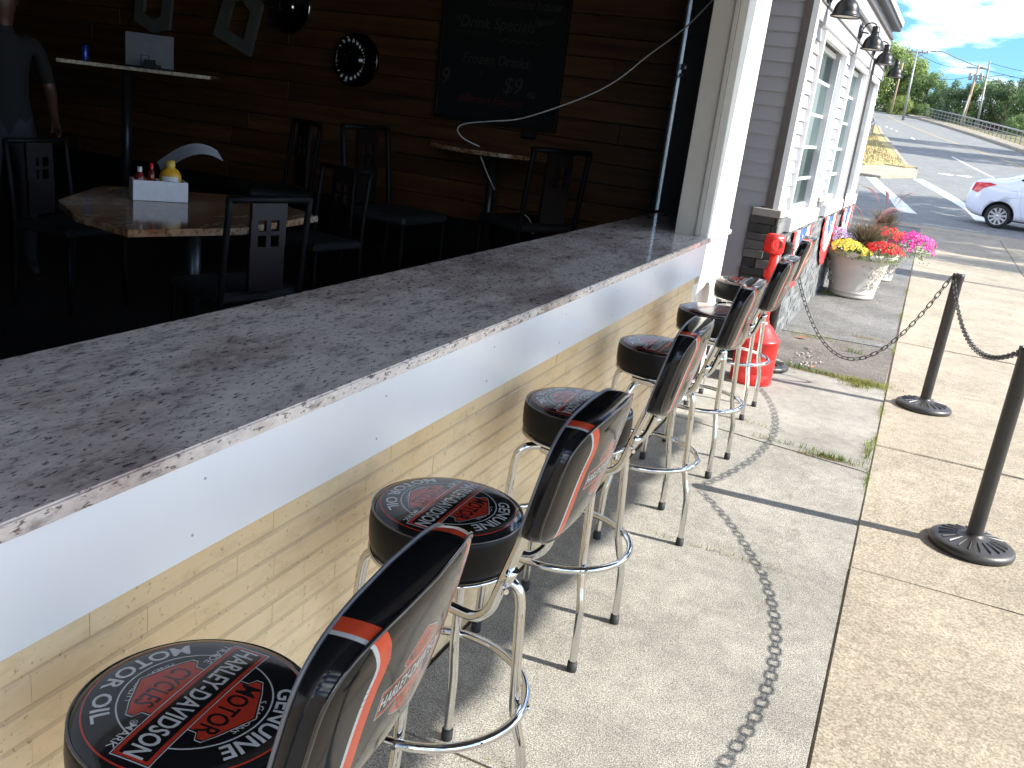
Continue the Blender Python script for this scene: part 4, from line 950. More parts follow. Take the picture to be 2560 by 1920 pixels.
PS = [((.60, 4.39), 0, 0, 'black chain post standing on the sidewalk slab, largest in view at the right edge'), ((.398, 6.76), 0, 0, 'black chain post by the slab edge, between the planter and the largest post'),
      ((-.735, 7.0), 0, 0, 'black chain post against the stone wall, hidden behind the red receptacle'), ((.70, 1.46), 0, 0, 'black chain post right of the frame holding the near chain end')]
for k, ((x, y), a, b, lb) in enumerate(PS):
    o = sp if k == 0 else copy_tree(sp); o.location = (x, y, 0); o['label'] = lb; o['group'] = 'black chain posts around the patio'
    o.rotation_euler = (R(-1.0 if k < 2 else 0), R((0.2, 0.9, 0, 0)[k]), R(k * 20))
def link_mesh():
    q = MB(); P = []; L_, Wd = .0265, .0120
    for k in range(8): a = -math.pi / 2 + math.pi * k / 7; P.append((L_ - Wd + Wd * math.cos(a), Wd * math.sin(a), 0))
    for k in range(8): a = math.pi / 2 + math.pi * k / 7; P.append((-L_ + Wd + Wd * math.cos(a), Wd * math.sin(a), 0))
    q.tube(P, .0033, 6, closed=True); return q.mesh('chain_link', m_plastic)
lm = link_mesh()
def chain(A, B, sag, label, pitch=.0420):
    A, B = Vector(A), Vector(B); t = thing('plastic_chain', label, 'chain', tuple((A + B) / 2), group='black plastic chains between the posts')
    f = lambda u: A.lerp(B, u) - Vector((0, 0, sag * 4 * u * (1 - u)))
    pts = [f(i / 600) for i in range(601)]; acc = 0; last = pts[0]; cen = []; tgt = pitch / 2
    for p in pts[1:]:
        acc += (p - last).length; last = p
        if acc >= tgt: cen.append(p); tgt += pitch
    c0 = (A + B) / 2
    for i, p in enumerate(cen):
        tn = (cen[min(i + 1, len(cen) - 1)] - cen[max(i - 1, 0)]).normalized()
        s_ = tn.cross(Vector((0, 0, 1))).normalized(); u_ = s_.cross(tn)
        ang = (i % 2) * math.pi / 2 + .5; y = s_ * math.cos(ang) + u_ * math.sin(ang); z = tn.cross(y)
        o = bpy.data.objects.new('chain_link', lm); COL.objects.link(o); o.parent = t
        M = Matrix((tn, y, z)).transposed().to_4x4(); M.translation = p - c0; o.matrix_local = M
chain((.378, 6.80, .93), (.588, 4.43, .93), .22, 'black plastic chain sagging between the two posts on the sidewalk')
chain((.365, 6.79, .925), (-.705, 7.02, .92), .71, 'black plastic chain swooping low from the far post to the wall post')
chain((.600, 4.35, .93), (.71, 1.50, .93), .37, 'black plastic chain running down out of the right edge and casting the long link shadow')

# ------------------------------------------------------------------ red smoking receptacle
sr = thing('smoking_receptacle', 'red plastic smoking receptacle with a round hole in its head', 'ash bin', (-.755, 6.50, 0))
c = (-.755, 6.50, 0)
q = MB(); q.lathe([(0, .0), (.142, .0), (.146, .01), (.146, .075), (.143, .08), (.146, .085), (.146, .19), (.143, .195), (.146, .2), (.146, .30), (.150, .302), (.150, .318), (.143, .322), (.09, .395), (.058, .425), (.052, .43), (.052, .445), (.0, .445)], c, 36); q.build('drum', m_red, sr)
q = MB(); q.lathe([(.046, .44), (.036, .70), (.034, .735), (.043, .74), (.045, .80), (.043, .815), (.036, .83), (.034, .92), (0, .92)], c, 28); nk = q.build('neck', m_red, sr)
for k in range(8): q = MB(); M = Matrix.Translation(c) @ Matrix.Rotation(k * math.pi / 4, 4, 'Z'); q.box((.040, -.006, .742), (.050, .006, .80), M=M, ch=.002); q.build('rib', m_red, nk)
hc = Vector((-.775, 6.50, .975)); ang = R(-100); fx = Vector((math.cos(ang), math.sin(ang), 0))
bm = bmesh.new(); bmesh.ops.create_cube(bm, size=1)
for v in bm.verts: v.co = Vector((v.co.x * .125, v.co.y * .105, v.co.z * .135))
bmesh.ops.bevel(bm, geom=bm.edges[:], offset=.036, segments=4, affect='EDGES', profile=.6); bm.verts.index_update()
M = Matrix.Translation(hc) @ Matrix.Rotation(ang + R(55), 4, 'Z'); q = MB(); q.raw([M @ v.co for v in bm.verts], [tuple(v.index for v in f.verts) for f in bm.faces], 0, True); bm.free(); hd = q.build('head', m_red, sr)
Mh = Matrix.Translation(hc) @ Matrix.Rotation(R(-62), 4, 'Z') @ Matrix.Rotation(R(90), 4, 'Y')
q = MB(); q.lathe([(.048, .050), (.046, .064), (.034, .067), (.026, .064), (.025, .05)], n=28, M=Mh); q.build('hole_rim', m_red, hd)
q = MB(); q.lathe([(.025, .0645), (.0, .0625)], n=28, M=Mh); q.build('hole', mat('dark_red_hole', (.10, .004, .004), .7), hd)

# ------------------------------------------------------------------ planters with flowers
def blossom_mesh(mm, rr_=.022, c2=None):
    q = MB()
    for k in range(5):
        a0 = 2 * math.pi * k / 5; P = [(0, 0, 0)]
        for j in range(5): a = a0 + (j - 2) * .30; r_ = rr_ * (1 - .12 * abs(j - 2)); P.append((r_ * math.cos(a), r_ * math.sin(a), .006 + .004 * math.sin(j * 2)))
        q.poly(P, 0)
    q.poly([(.006 * math.cos(k), .006 * math.sin(k), .005) for k in (0, 1.2, 2.4, 3.6, 4.8)], 1)
    return q.mesh('blossom', [mm, c2 or mat('flower_throat', (.5, .4, .05), .6)])
fm = lambda n_, c_: mat(n_, c_, .6, var=.12, vs=40)
bm_y = blossom_mesh(fm('yellow_petals', (.70, .55, .06)), .026); bm_r = blossom_mesh(fm('red_petals', (.62, .02, .02)), .026, fm('dark_throat', (.2, .01, .01)))
bm_p = blossom_mesh(fm('lilac_petals', (.55, .40, .62)), .028, fm('violet_throat', (.12, .04, .22))); bm_m = blossom_mesh(fm('magenta_petals', (.60, .03, .26)), .028, fm('pink_throat', (.6, .2, .4)))
def flower_plant(name, label, c, rad, zc, nb, bmesh_, droop=0, seed=1, grp=None):
    rnd = random.Random(seed); t = thing(name, label, 'flowers', c, group=grp)
    q = MB()
    for k in range(650):
        a = rnd.uniform(0, 6.28); r_ = rad * math.sqrt(rnd.random()); z = rnd.uniform(-.02, zc) - droop * r_ / rad * rnd.random()
        p = Vector((c[0] + r_ * math.cos(a), c[1] + r_ * math.sin(a), c[2] + z)); d1 = Vector((rnd.uniform(-1, 1), rnd.uniform(-1, 1), rnd.uniform(-.3, 1))).normalized() * .026; d2 = d1.cross(Vector((rnd.uniform(-1, 1), rnd.uniform(-1, 1), .5))).normalized() * .009
        q.raw([p, p + d1 * .5 + d2, p + d1, p + d1 * .5 - d2], [(0, 1, 2, 3)])
    o = q.build('foliage', m_lf_mid, t, fix=False); o['kind'] = 'stuff'
    for k in range(nb):
        a = rnd.uniform(0, 6.28); r_ = rad * math.sqrt(rnd.random()) * 1.02; z = zc * (1.0 - .35 * (r_ / rad) ** 2) - droop * (r_ / rad) * rnd.random() + rnd.uniform(-.012, .02)
        p = Vector((r_ * math.cos(a), r_ * math.sin(a), z)); o = bpy.data.objects.new('blossom', bmesh_); COL.objects.link(o); o.parent = t; o.location = p
        nrm = Vector((math.cos(a) * r_ / rad + rnd.uniform(-.3, .3), math.sin(a) * r_ / rad - .55 + rnd.uniform(-.3, .3), .75)).normalized()
        o.rotation_euler = nrm.to_track_quat('Z', 'Y').to_euler(); o.scale = (rnd.uniform(.8, 1.25),) * 3
def fountain(label, c, n, h, spread, seed=3):
    rnd = random.Random(seed); t = thing('fountain_grass', label, 'ornamental grass', c, group='purple fountain grasses in the planters')
    q = MB()
    for k in range(n):
        a = rnd.uniform(0, 6.28); lean = rnd.uniform(.15, 1) * spread; hh_ = h * rnd.uniform(.55, 1.05); p0 = Vector((c[0] + rnd.uniform(-.05, .05), c[1] + rnd.uniform(-.05, .05), c[2])); w = Vector((-math.sin(a), math.cos(a), 0)) * .0062
        pts = [p0 + Vector((math.cos(a), math.sin(a), 0)) * lean * u ** 1.8 + Vector((0, 0, hh_ * (u - .35 * u ** 3))) for u in (0, .3, .55, .78, 1)]
        q.raw([v for i, p in enumerate(pts) for v in (p - w * (1 - i / 4.4), p + w * (1 - i / 4.4))], [(2 * i, 2 * i + 2, 2 * i + 3, 2 * i + 1) for i in range(4)])
    o = q.build('blades', m_fount, t, fix=False); o['kind'] = 'stuff'
    for k in range(9):
        a = rnd.uniform(0, 6.28); lean = rnd.uniform(.4, 1) * spread * 1.1; q = MB(); pts = [Vector((c[0], c[1], c[2])) + Vector((math.cos(a), math.sin(a), 0)) * lean * u ** 2 + Vector((0, 0, h * 1.35 * (u - .28 * u ** 4))) for u in np.linspace(0, 1, 10)]
        q.tube(pts, [.0012] * 6 + [.004, .006, .005, .001], 5); q.build('plume', mat('plume', (.22, .10, .10), .8), t)
def planter(c, sc_, label, seed):
    t = thing('planter', label, 'planter', c, group='cream urn planters on the forecourt')
    q = MB(); pr = [(0, .0), (.185, .0), (.192, .008), (.192, .022), (.188, .030), (.196, .04), (.198, .052), (.193, .058), (.215, .15), (.245, .28), (.262, .335), (.275, .345), (.290, .350), (.315, .362), (.322, .375), (.322, .395), (.312, .402), (.290, .400), (.275, .36), (.26, .34), (0, .34)]
    q.lathe([(r_ * sc_, z * sc_) for r_, z in pr], c, 56); q.build('urn', m_pot, t)
    q = MB(); q.lathe([(0, .362 * sc_), (.272 * sc_, .36 * sc_)], c, 30); q.build('soil', m_dirt, t)
    rnd = random.Random(seed); q = MB()      # raised floral swags
    for cen in (R(-40), R(80), R(200)):
        for k in range(70):
            a = cen + rnd.gauss(0, .22); z = rnd.uniform(.10, .30); r_ = (.198 + (z - .052) * .245) * sc_
            p = Vector((c[0] + r_ * math.cos(a), c[1] + r_ * math.sin(a), c[2] + z * sc_)); nrm = Vector((math.cos(a), math.sin(a), -.2)); tt = nrm.cross(Vector((0, 0, 1))).normalized(); th = rnd.uniform(0, 3.14)
            u = tt * math.cos(th) + Vector((0, 0, 1)) * math.sin(th); v = nrm.cross(u); L1, L2 = .017, .007
            q.raw([p - u * L1, p - v * L2, p + u * L1, p + v * L2, p + nrm * .011], [(0, 1, 4), (1, 2, 4), (2, 3, 4), (3, 0, 4)])
    o = q.build('relief_leaves', m_pot, t)
    return t
pc = (-.385, 11.12, G(11.12)); planter(pc, 1.30, 'large cream urn planter with relief leaves, nearer of the two, beside the window wall', 2)
pc2 = (-.21, 12.75, G(12.75)); planter(pc2, 1.12, 'cream urn planter half hidden behind the larger planter', 5)
zr = pc[2] + .49
flower_plant('petunia_plant', 'lilac and white petunias at the wall side of the near planter', (pc[0] - .28, pc[1] - .10, zr), .19, .23, 90, bm_p, .02, 1)
flower_plant('petunia_plant', 'yellow petunias at the front of the near planter', (pc[0] - .12, pc[1] - .31, zr), .17, .13, 105, bm_y, .03, 2)
flower_plant('petunia_plant', 'pale yellow petunias beside the red ones in the near planter', (pc[0] + .05, pc[1] - .34, zr - .01), .10, .08, 26, bm_y, .02, 9)
flower_plant('petunia_plant', 'red petunias spilling over the street side of the near planter', (pc[0] + .25, pc[1] - .22, zr - .01), .20, .17, 120, bm_r, .06, 3)
fountain('dark purple fountain grass rising from the near planter', (pc[0] + .02, pc[1] + .0, zr - .02), 520, .56, .55, 3)
zr2 = pc2[2] + .43
flower_plant('petunia_plant', 'magenta petunias trailing off the far planter', (pc2[0] + .33, pc2[1] - .12, zr2 - .04), .30, .25, 180, bm_m, .16, 4)
flower_plant('petunia_plant', 'red petunias in the far planter next to the magenta ones', (pc2[0] + .02, pc2[1] - .22, zr2 + .03), .24, .20, 80, bm_r, .04, 6)
fountain('brown fountain grass rising from the far planter', (pc2[0] - .02, pc2[1], zr2), 380, .70, .48, 8)

# ------------------------------------------------------------------ weeds, litter
def tufts(name, label, spots_, mm, seed, h=.03):
    rnd = random.Random(seed); q = MB()
    for (x, y, rx, ry, n) in spots_:
        for k in range(n):
            px, py = x + rnd.gauss(0, rx), y + rnd.gauss(0, ry); a = rnd.uniform(0, 6.28); hh_ = h * rnd.uniform(.4, 1.3); l_ = hh_ * rnd.uniform(.3, 1.3); w = Vector((-math.sin(a), math.cos(a), 0)) * .0016
            p = Vector((px, py, G(py) - .012)); m_ = p + Vector((math.cos(a) * l_ * .4, math.sin(a) * l_ * .4, hh_ * .8 + .012)); e = p + Vector((math.cos(a) * l_, math.sin(a) * l_, hh_ * .9 + .012))
            q.raw([p - w, p + w, m_ + w * .8, m_ - w * .8, e], [(0, 1, 2, 3), (3, 2, 4)])
    o = q.build(name, mm, None, 'stuff', fix=False); tag(o, label, 'weeds')
edge = [(xe(y) - .004, y, .006, .10, 60) for y in (5.0, 5.7, 6.4, 7.1, 8.6, 10.4, 12.1)]
tufts('weeds', 'green weeds and grass growing in the joint between patio and sidewalk', edge + [(-.02, 7.13, .09, .035, 900), (-.28, 7.17, .12, .015, 260), (-.05, 7.0, .05, .03, 160), (-.08, 5.2, .07, .012, 220), (.10, 5.45, .01, .12, 140), (-.35, 5.26, .12, .01, 60), (-.62, 10.95, .06, .04, 300), (-.5, 8.5, .12, .03, 120), (-.15, 8.2, .06, .02, 70), (-.55, 7.2, .06, .02, 140)], m_blade, 5)
tufts('dry_weeds', 'dry yellow weeds along the patio slab joints', [(-.30, 7.15, .16, .02, 380), (-.12, 5.17, .10, .01, 160), (-.45, 3.6, .2, .008, 60), (-.58, 5.5, .1, .03, 60), (-.5, 1.95, .12, .012, 120), (-.05, 8.9, .12, .02, 160)], m_dryblade, 6, .014)
def verge():
    rnd = random.Random(4); q = MB()
    for k in range(5200):
        y = rnd.uniform(39.6, 62); x = rnd.uniform(-8, -1.2 - .1 * (y - 45) if y > 45 else -.7 - (.0 if y > 41 else 1)); a = rnd.uniform(0, 6.28); h = rnd.uniform(.04, .12); w = .03
        p = Vector((x, y, G(y) + .13)); q.raw([p, p + Vector((w, 0, 0)), p + Vector((w / 2 + .02 * math.cos(a), .02 * math.sin(a), h))], [(0, 1, 2)])
    o = q.build('dry_grass', m_dryblade, None, 'stuff', fix=False); tag(o, 'short sun-bleached grass on the far road verge', 'grass')
verge()
rnd = random.Random(11)
def leaf(x, y, s, rz, label, col):
    t = MB(); n = 8
    P = [(-s, 0, .002), (-s * .4, s * .45, .012), (s * .3, s * .4, .016), (s, 0, .006), (s * .3, -s * .38, .004), (-s * .4, -s * .42, .003)]
    M = Matrix.Translation((x, y, G(y) + .003)) @ Matrix.Rotation(rz, 4, 'Z'); c0 = M @ Vector((0, 0, .001)); V = [M @ Vector(p) for p in P]
    o = thing('dry_leaf', label, 'leaf', (x, y, G(y)), group='dry leaves on the asphalt'); t.raw([c0] + V, [(0, i, i % 6 + 1) for i in range(1, 7)], 0, True); t.build('blade', col, o, fix=False)
m_dl = mat('dead_leaf', (.24, .11, .06), .8, var=.3)
leaf(-.60, 8.35, .055, .3, 'curled brown leaf on the asphalt left of the hanging chain', m_dl); leaf(-.50, 8.0, .03, 2, 'small brown leaf on the dark asphalt patch', m_dl)
leaf(-.40, 7.3, .025, 1, 'tiny brown leaf by the patio slab edge', m_dl)
q = MB()
for k in range(34):
    x, y, s_ = rnd.gauss(-.50, .04), rnd.gauss(7.55, .22), rnd.uniform(.004, .011); M = Matrix.Translation((x, y, G(y) + s_ * .3)) @ Matrix.Rotation(rnd.random() * 6, 4, 'Z'); q.box((-s_, -s_ * .7, -s_ * .5), (s_, s_ * .7, s_ * .5), M=M)
o = q.build('stone_chips', mat('pale_chips', (.4, .37, .33), .8, var=.3), None, 'stuff'); tag(o, 'pale broken stone chips lying beside the red receptacle', 'rubble')

# ------------------------------------------------------------------ white car
def car():
    t = thing('parked_car', 'white four-door sedan seen from its side with red tail lamp, at the right edge', 'car', (1.33, 23.9, G(23.9)), R(-9), local=True)
    xs = [0, .04, .14, .30, .55, .85, 1.15, 1.45, 1.8, 2.2, 2.7, 3.1, 3.4, 3.7, 4.05, 4.35, 4.5, 4.56]
    def ip(x, tab): return float(np.interp(x, [p[0] for p in tab], [p[1] for p in tab]))
    zb = [(0, .44), (.04, .34), (.14, .27), (.3, .21), (.55, .19), (4.2, .19), (4.56, .3)]
    zsh = [(0, .70), (.04, .84), (.14, .98), (.3, 1.04), (.85, 1.05), (1.5, 1.02), (3.1, .97), (3.7, .90), (4.3, .76), (4.56, .60)]
    zt = [(0, .72), (.04, .88), (.14, 1.06), (.3, 1.10), (.7, 1.13), (.95, 1.24), (1.3, 1.41), (1.7, 1.47), (2.2, 1.49), (2.6, 1.45), (3.0, 1.28), (3.35, 1.06), (3.7, .97), (4.3, .82), (4.56, .63)]
    hwd = [(0, .60), (.04, .68), (.14, .76), (.3, .83), (.55, .865), (1.2, .88), (3.4, .88), (4.1, .84), (4.4, .74), (4.56, .60)]
    rw_ = [(0, .58), (.3, .74), (.8, .66), (1.3, .60), (2.4, .58), (3.0, .62), (3.4, .74), (4.3, .66), (4.56, .55)]
    secs = []
    for x in xs:
        w, b, s_, tt, r_ = ip(x, hwd), ip(x, zb), ip(x, zsh), ip(x, zt), ip(x, rw_)
        h = [(0, b), (w * .8, b), (w * .96, b + .06), (w * .985, b + .16), (w, .5 * (b + s_)), (w * .985, s_ - .1), (w * .93, s_), (r_ + .25 * (w * .93 - r_), s_ + .8 * (tt - s_)), (r_ * .92, tt - .01), (r_ * .5, tt + .012), (0, tt + .018)]
        secs.append([(x, y, z) for y, z in h] + [(x, -y, z) for y, z in h[-2:0:-1]])
    n = len(secs[0]); q = MB(); q.raw([p for s_ in secs for p in s_], [(i * n + k, i * n + (k + 1) % n, (i + 1) * n + (k + 1) % n, (i + 1) * n + k) for i in range(len(xs) - 1) for k in range(n)] + [tuple(range(n)), tuple(range((len(xs) - 1) * n, len(xs) * n))], 0, True)
    bd = q.build('body', [m_carpaint, m_blackint], t)
    md = bd.modifiers.new('s', 'SUBSURF'); md.levels = 1; md.render_levels = 1
    cut = MB()
    for wxp in (.80, 3.62): cut.tube([(wxp, -1.2, .29), (wxp, -.55, .29)], .345, 40, mi=1); cut.tube([(wxp, .55, .29), (wxp, 1.2, .29)], .345, 40, mi=1)
    co = cut.build('cut', [m_carpaint, m_blackint], None)
    mb2 = bd.modifiers.new('b', 'BOOLEAN'); mb2.operation = 'DIFFERENCE'; mb2.object = co; mb2.solver = 'EXACT'
    bd.location = (0, 0, 0); t0 = t.matrix_world.copy(); t.location = (0, 0, 0); t.rotation_euler = (0, 0, 0); bpy.context.view_layer.update()
    dg = bpy.context.evaluated_depsgraph_get(); nm = bpy.data.meshes.new_from_object(bd.evaluated_get(dg)); bd.modifiers.clear(); bd.data = nm; bvh = BVHTree.FromPolygons([v.co for v in nm.vertices], [p_.vertices[:] for p_ in nm.polygons]); bpy.data.objects.remove(co)
    t.location = (1.22, 24.1, G(24.1) - .02); t.rotation_euler.z = R(-9); t.scale = (.93, .93, .93)
    for x, y in ((.80, -.78), (.80, .78), (3.62, -.78), (3.62, .78)):
        sg = 1 if y > 0 else -1; M = Matrix.Translation((x, y, .285)) @ Matrix.Rotation(R(-90 * sg), 4, 'X') @ Matrix.Scale(.86, 4)
        q = MB(); q.lathe([(.20, -.1), (.30, -.1), (.322, -.07), (.325, 0), (.322, .06), (.30, .085), (.235, .09), (.228, .06)], n=40, M=M); wh = q.build('wheel', m_tyre, t)
        q = MB(); q.lathe([(.232, .085), (.222, .088), (.215, .06)], n=40, M=M); q.lathe([(0, .085), (.035, .085), (.05, .075), (.05, .05)], n=20, M=M)
        for k in range(10):
            Mk = M @ Matrix.Rotation(2 * math.pi * k / 10 + .15, 4, 'Z'); q.raw([Mk @ Vector(p) for p in ((.04, -.022, .078), (.222, -.030, .083), (.222, .030, .083), (.04, .022, .078), (.04, -.022, .05), (.222, -.034, .05), (.222, .034, .05), (.04, .022, .05))], [(0, 1, 2, 3), (0, 4, 5, 1), (3, 2, 6, 7)])
        q.build('rim', m_alloy, wh); q = MB(); q.lathe([(0, .03), (.23, .03)], n=30, M=M); q.build('brake_disc', m_blackint, wh)
    def side(P, m_, name, off=.006, sgn=-1):
        # patch cut to the outline, draped on the body side
        pb = bmesh.new(); pb.faces.new([pb.verts.new((x, 0, z)) for x, z in P])
        for ax, k0 in ((0, 0), (2, 0)):
            lo = min(v.co[ax] for v in pb.verts); hi = max(v.co[ax] for v in pb.verts); st_ = lo + .05
            while st_ < hi:
                co = [0, 0, 0]; co[ax] = st_; no = [0, 0, 0]; no[ax] = 1
                bmesh.ops.bisect_plane(pb, geom=pb.verts[:] + pb.edges[:] + pb.faces[:], plane_co=co, plane_no=no); st_ += .05
        pb.verts.index_update(); q = MB(); V = []
        for v in pb.verts:
            h, nr, _, _ = bvh.ray_cast(Vector((v.co.x, sgn * 2, v.co.z)), Vector((0, -sgn, 0)))
            V.append((v.co.x, (h.y if h else sgn * .8) + sgn * off, v.co.z))
        q.raw(V, [tuple(v.index for v in f.verts) for f in pb.faces], 0, True); pb.free(); return q.build(name, m_, t, fix=False)
    for sgn in (-1, 1):
        side([(.09, .80), (.25, .76), (.36, .89), (.62, 1.00), (.46, 1.025), (.14, 1.0)], m_tail, 'tail_lamp', .008, sgn)
        side([(1.08, 1.17), (1.36, 1.07), (1.9, 1.06), (1.9, 1.38), (1.6, 1.38), (1.30, 1.31)], m_glassd, 'side_window', .008, sgn)
        side([(1.98, 1.06), (2.9, 1.05), (2.62, 1.33), (2.3, 1.40), (1.98, 1.39)], m_glassd, 'side_window', .008, sgn)
        q = MB(); P = [(.92, .90), (1.06, .905), (1.10, .86), (1.09, .77), (1.02, .735), (.90, .74)]; q.tube([(x, sgn * (abs((bvh.ray_cast(Vector((x, sgn * 2, z)), Vector((0, -sgn, 0)))[0] or Vector((0, .86, 0))).y) + .001), z) for x, z in P], .004, 5); q.build('fuel_flap', mat('grey_seam', (.35, .36, .42), .5), t)
        q = MB(); q.tube([(1.26, sgn * .882, .83), (1.40, sgn * .898, .835), (1.46, sgn * .884, .835)], .012, 8); q.build('door_handle', m_carpaint, t)
        q = MB(); q.tube([(1.16, sgn * .878, 1.02), (1.20, sgn * .89, .6), (1.32, sgn * .888, .30)], .003, 5); q.build('door_seam', MC['grey_seam'], t)
        q = MB(); q.box((4.1, sgn * .62, .62), (4.47, sgn * .80, .74), ch=.02); q.build('headlight', m_glassd, t)
    q = MB(); q.box((.5, -.74, .20), (4.1, .74, .30)); q.build('underbody', m_blackint, t)
car()

# ------------------------------------------------------------------ rails, poles, wires
def rail(pts, label, h=.75, gap=1.6, off=.16, group=None, post_w=.03, br=.055):
    t = thing('guard_rail', label, 'railing', (pts[0][0], pts[0][1], G(pts[0][1])), group=group)
    P = []; 
    for (x0, y0), (x1, y1) in zip(pts[:-1], pts[1:]):
        n = max(1, int(math.hypot(x1 - x0, y1 - y0) / gap))
        for k in range(n): u = k / n; P.append((x0 + (x1 - x0) * u, y0 + (y1 - y0) * u))
    P.append(pts[-1])
    for x, y in P: q = MB(); q.box((x - post_w, y - post_w, G(y) + off - .1), (x + post_w, y + post_w, G(y) + off + h)); q.build('rail_post', m_polem, t, fix=False)
    for z, r_ in ((h, br), (h * .62, br * .45), (h * .3, br * .45)):
        q = MB(); q.tube([(x, y, G(y) + off + z) for x, y in P], r_, 6); q.build('rail_bar', m_polem, t, fix=False)
rail(rl, 'long grey guard rail along the far side of the rising road', .80, 1.15)
rail([(-4.5, 55), (-2.9, 57.2), (-3.0, 62.07), (-3.3, 66), (-4.0, 74)], 'short bent rail at the top of the dry verge beside the building end', .7, .8, .13, None, .015, .03)
def pole(name, label, b, top, r0, r1, m_, cat='pole'):
    t = thing(name, label, cat, b); q = MB(); q.tube([b, top], [r0, r1], 10); q.build('shaft', m_, t); return t
t = pole('utility_pole', 'thin plain pole nearest the building corner against the bright green tree', (-3.23, 89.7, 4.6), (-3.21, 91, 8.9), .09, .06, m_wood)
t = pole('utility_pole', 'tall utility pole with a crossarm rising behind the guard rail at left of the trees', (-2.14, 90.1, 4.2), (-2.33, 91.7, 10.2), .11, .07, m_polem)
q = MB(); q.box((-3.25, 91.6, 9.88), (-1.40, 91.75, 9.98)); ca = q.build('crossarm', m_wood, t)
for x in (-3.15, -2.75, -1.9, -1.5): q = MB(); q.tube([(x, 91.65, 9.98), (x, 91.65, 10.12)], .04, 6); q.build('insulator', m_blackm, ca)
q = MB(); q.tube([(-3.0, 91.65, 9.9), (-2.31, 91.6, 9.5)], .02, 5); q.tube([(-1.65, 91.65, 9.9), (-2.31, 91.6, 9.5)], .02, 5); q.build('brace', m_polem, t)
t = pole('utility_pole', 'wooden utility pole carrying three transformers in front of the right hand trees', (2.60, 92.0, 4.0), (2.86, 93.6, 9.5), .12, .09, m_wood)
for dx, dz in ((-.42, -.55), (0, -.6), (.42, -.5)): q = MB(); q.lathe([(0, 0), (.14, 0), (.15, .05), (.15, .55), (.10, .6), (0, .6)], (2.8 + dx, 93.3, 8.75 + dz), 12); q.build('transformer', m_polem, t)
q = MB(); q.box((1.9, 93.5, 9.2), (3.7, 93.6, 9.28)); q.build('crossarm', m_wood, t)
q = MB(); q.box((2.2, 93.4, 8.62), (3.4, 93.5, 8.68)); q.build('crossarm', m_wood, t)
t = pole('guy_pole', 'pale leaning stub pole just left of the transformer pole', (2.42, 91.0, 4.0), (2.66, 92.0, 6.9), .07, .06, m_polem)
t = pole('street_lamp', 'tall metal street lamp with a very long curved arm reaching left over the road', (3.85, 92.1, 3.9), (3.62, 94, 9.95), .10, .07, m_polem, 'street lamp')
q = MB(); q.tube(bez([(3.66, 93.9, 9.25), (2.4, 93.8, 9.5), (.9, 93.7, 9.95), (-.2, 93.6, 10.3), (-.75, 93.6, 10.32)], 6), .045, 8); q.build('arm', m_polem, t)
q = MB(); q.box((-1.25, 93.5, 10.24), (-.75, 93.75, 10.33), ch=.03); q.build('lamp_head', m_polem, t)
q = MB(); q.tube(bez([(3.68, 93.6, 8.6), (4.3, 93.6, 8.75), (5.0, 93.6, 8.9), (5.5, 93.6, 8.85)], 5), .03, 6); q.build('arm', m_polem, t)
q = MB(); q.box((5.4, 93.5, 8.78), (5.9, 93.7, 8.86), ch=.02); q.build('lamp_head', m_polem, t)
wr = MB(); wires = [((3.62, 94, 9.8), (14, 80, 8.4), .5), ((2.8, 93.6, 9.3), (14, 78, 7.9), .6), ((2.8, 93.6, 8.7), (14, 78, 7.2), .5), ((2.8, 93.6, 9.3), (-2.3, 91.7, 9.9), .5), ((2.7, 93.5, 8.6), (-3.2, 91, 8.5), .6), ((-2.3, 91.7, 10), (-12, 96, 9.5), .4)]
for (a, b, s_), wl in zip(wires, ('top wire running right from the long-armed street lamp', 'middle wire running right from the transformer pole', 'lowest wire running right from the transformer pole', 'wire from the transformer pole to the crossarm pole', 'sagging wire between the transformer pole and the plain pole', 'wire leaving the crossarm pole behind the restaurant')):
    a, b = Vector(a), Vector(b); pts = [a.lerp(b, u) - Vector((0, 0, s_ * 4 * u * (1 - u))) for u in np.linspace(0, 1, 14)]
    w = MB(); w.tube(pts, .018, 4); o = w.build('overhead_wire', m_blackm, None); tag(o, wl, 'wire', 'overhead power wires')

# ------------------------------------------------------------------ trees
def leaf_crown(seed, w, h, nclump, nleaf, size, mm, low=.0):
    rnd = random.Random(seed); q = MB(); P = []
    V = []; F = []
    for c_ in range(nclump):
        th = rnd.uniform(0, 6.28); ph = math.acos(rnd.uniform(-.75, 1)); rr_ = rnd.uniform(.55, 1) ** .6
        c0 = Vector((math.sin(ph) * math.cos(th) * w * rr_ * .82, math.sin(ph) * math.sin(th) * w * rr_ * .82, h * (.5 + .42 * math.cos(ph) * rr_))); rc = rnd.uniform(.16, .30) * w
        for k in range(nleaf):
            d = Vector((rnd.gauss(0, 1), rnd.gauss(0, 1), rnd.gauss(0, .8))); d.normalize(); p = c0 + d * rc * rnd.uniform(.45, 1.08) ** .7
            nrm = (d + Vector((rnd.uniform(-.7, .7), rnd.uniform(-.7, .7), rnd.uniform(-.2, .9)))).normalized(); u = nrm.orthogonal().normalized(); v = nrm.cross(u); s_ = size * rnd.uniform(.6, 1.3); a = rnd.uniform(0, 3.14); u2 = u * math.cos(a) + v * math.sin(a); v2 = nrm.cross(u2)
            i = len(V); V += [p - u2 * s_, p + v2 * s_ * .5, p + u2 * s_, p - v2 * s_ * .5]; F.append((i, i + 1, i + 2, i + 3))
    q.raw(V, F); return q
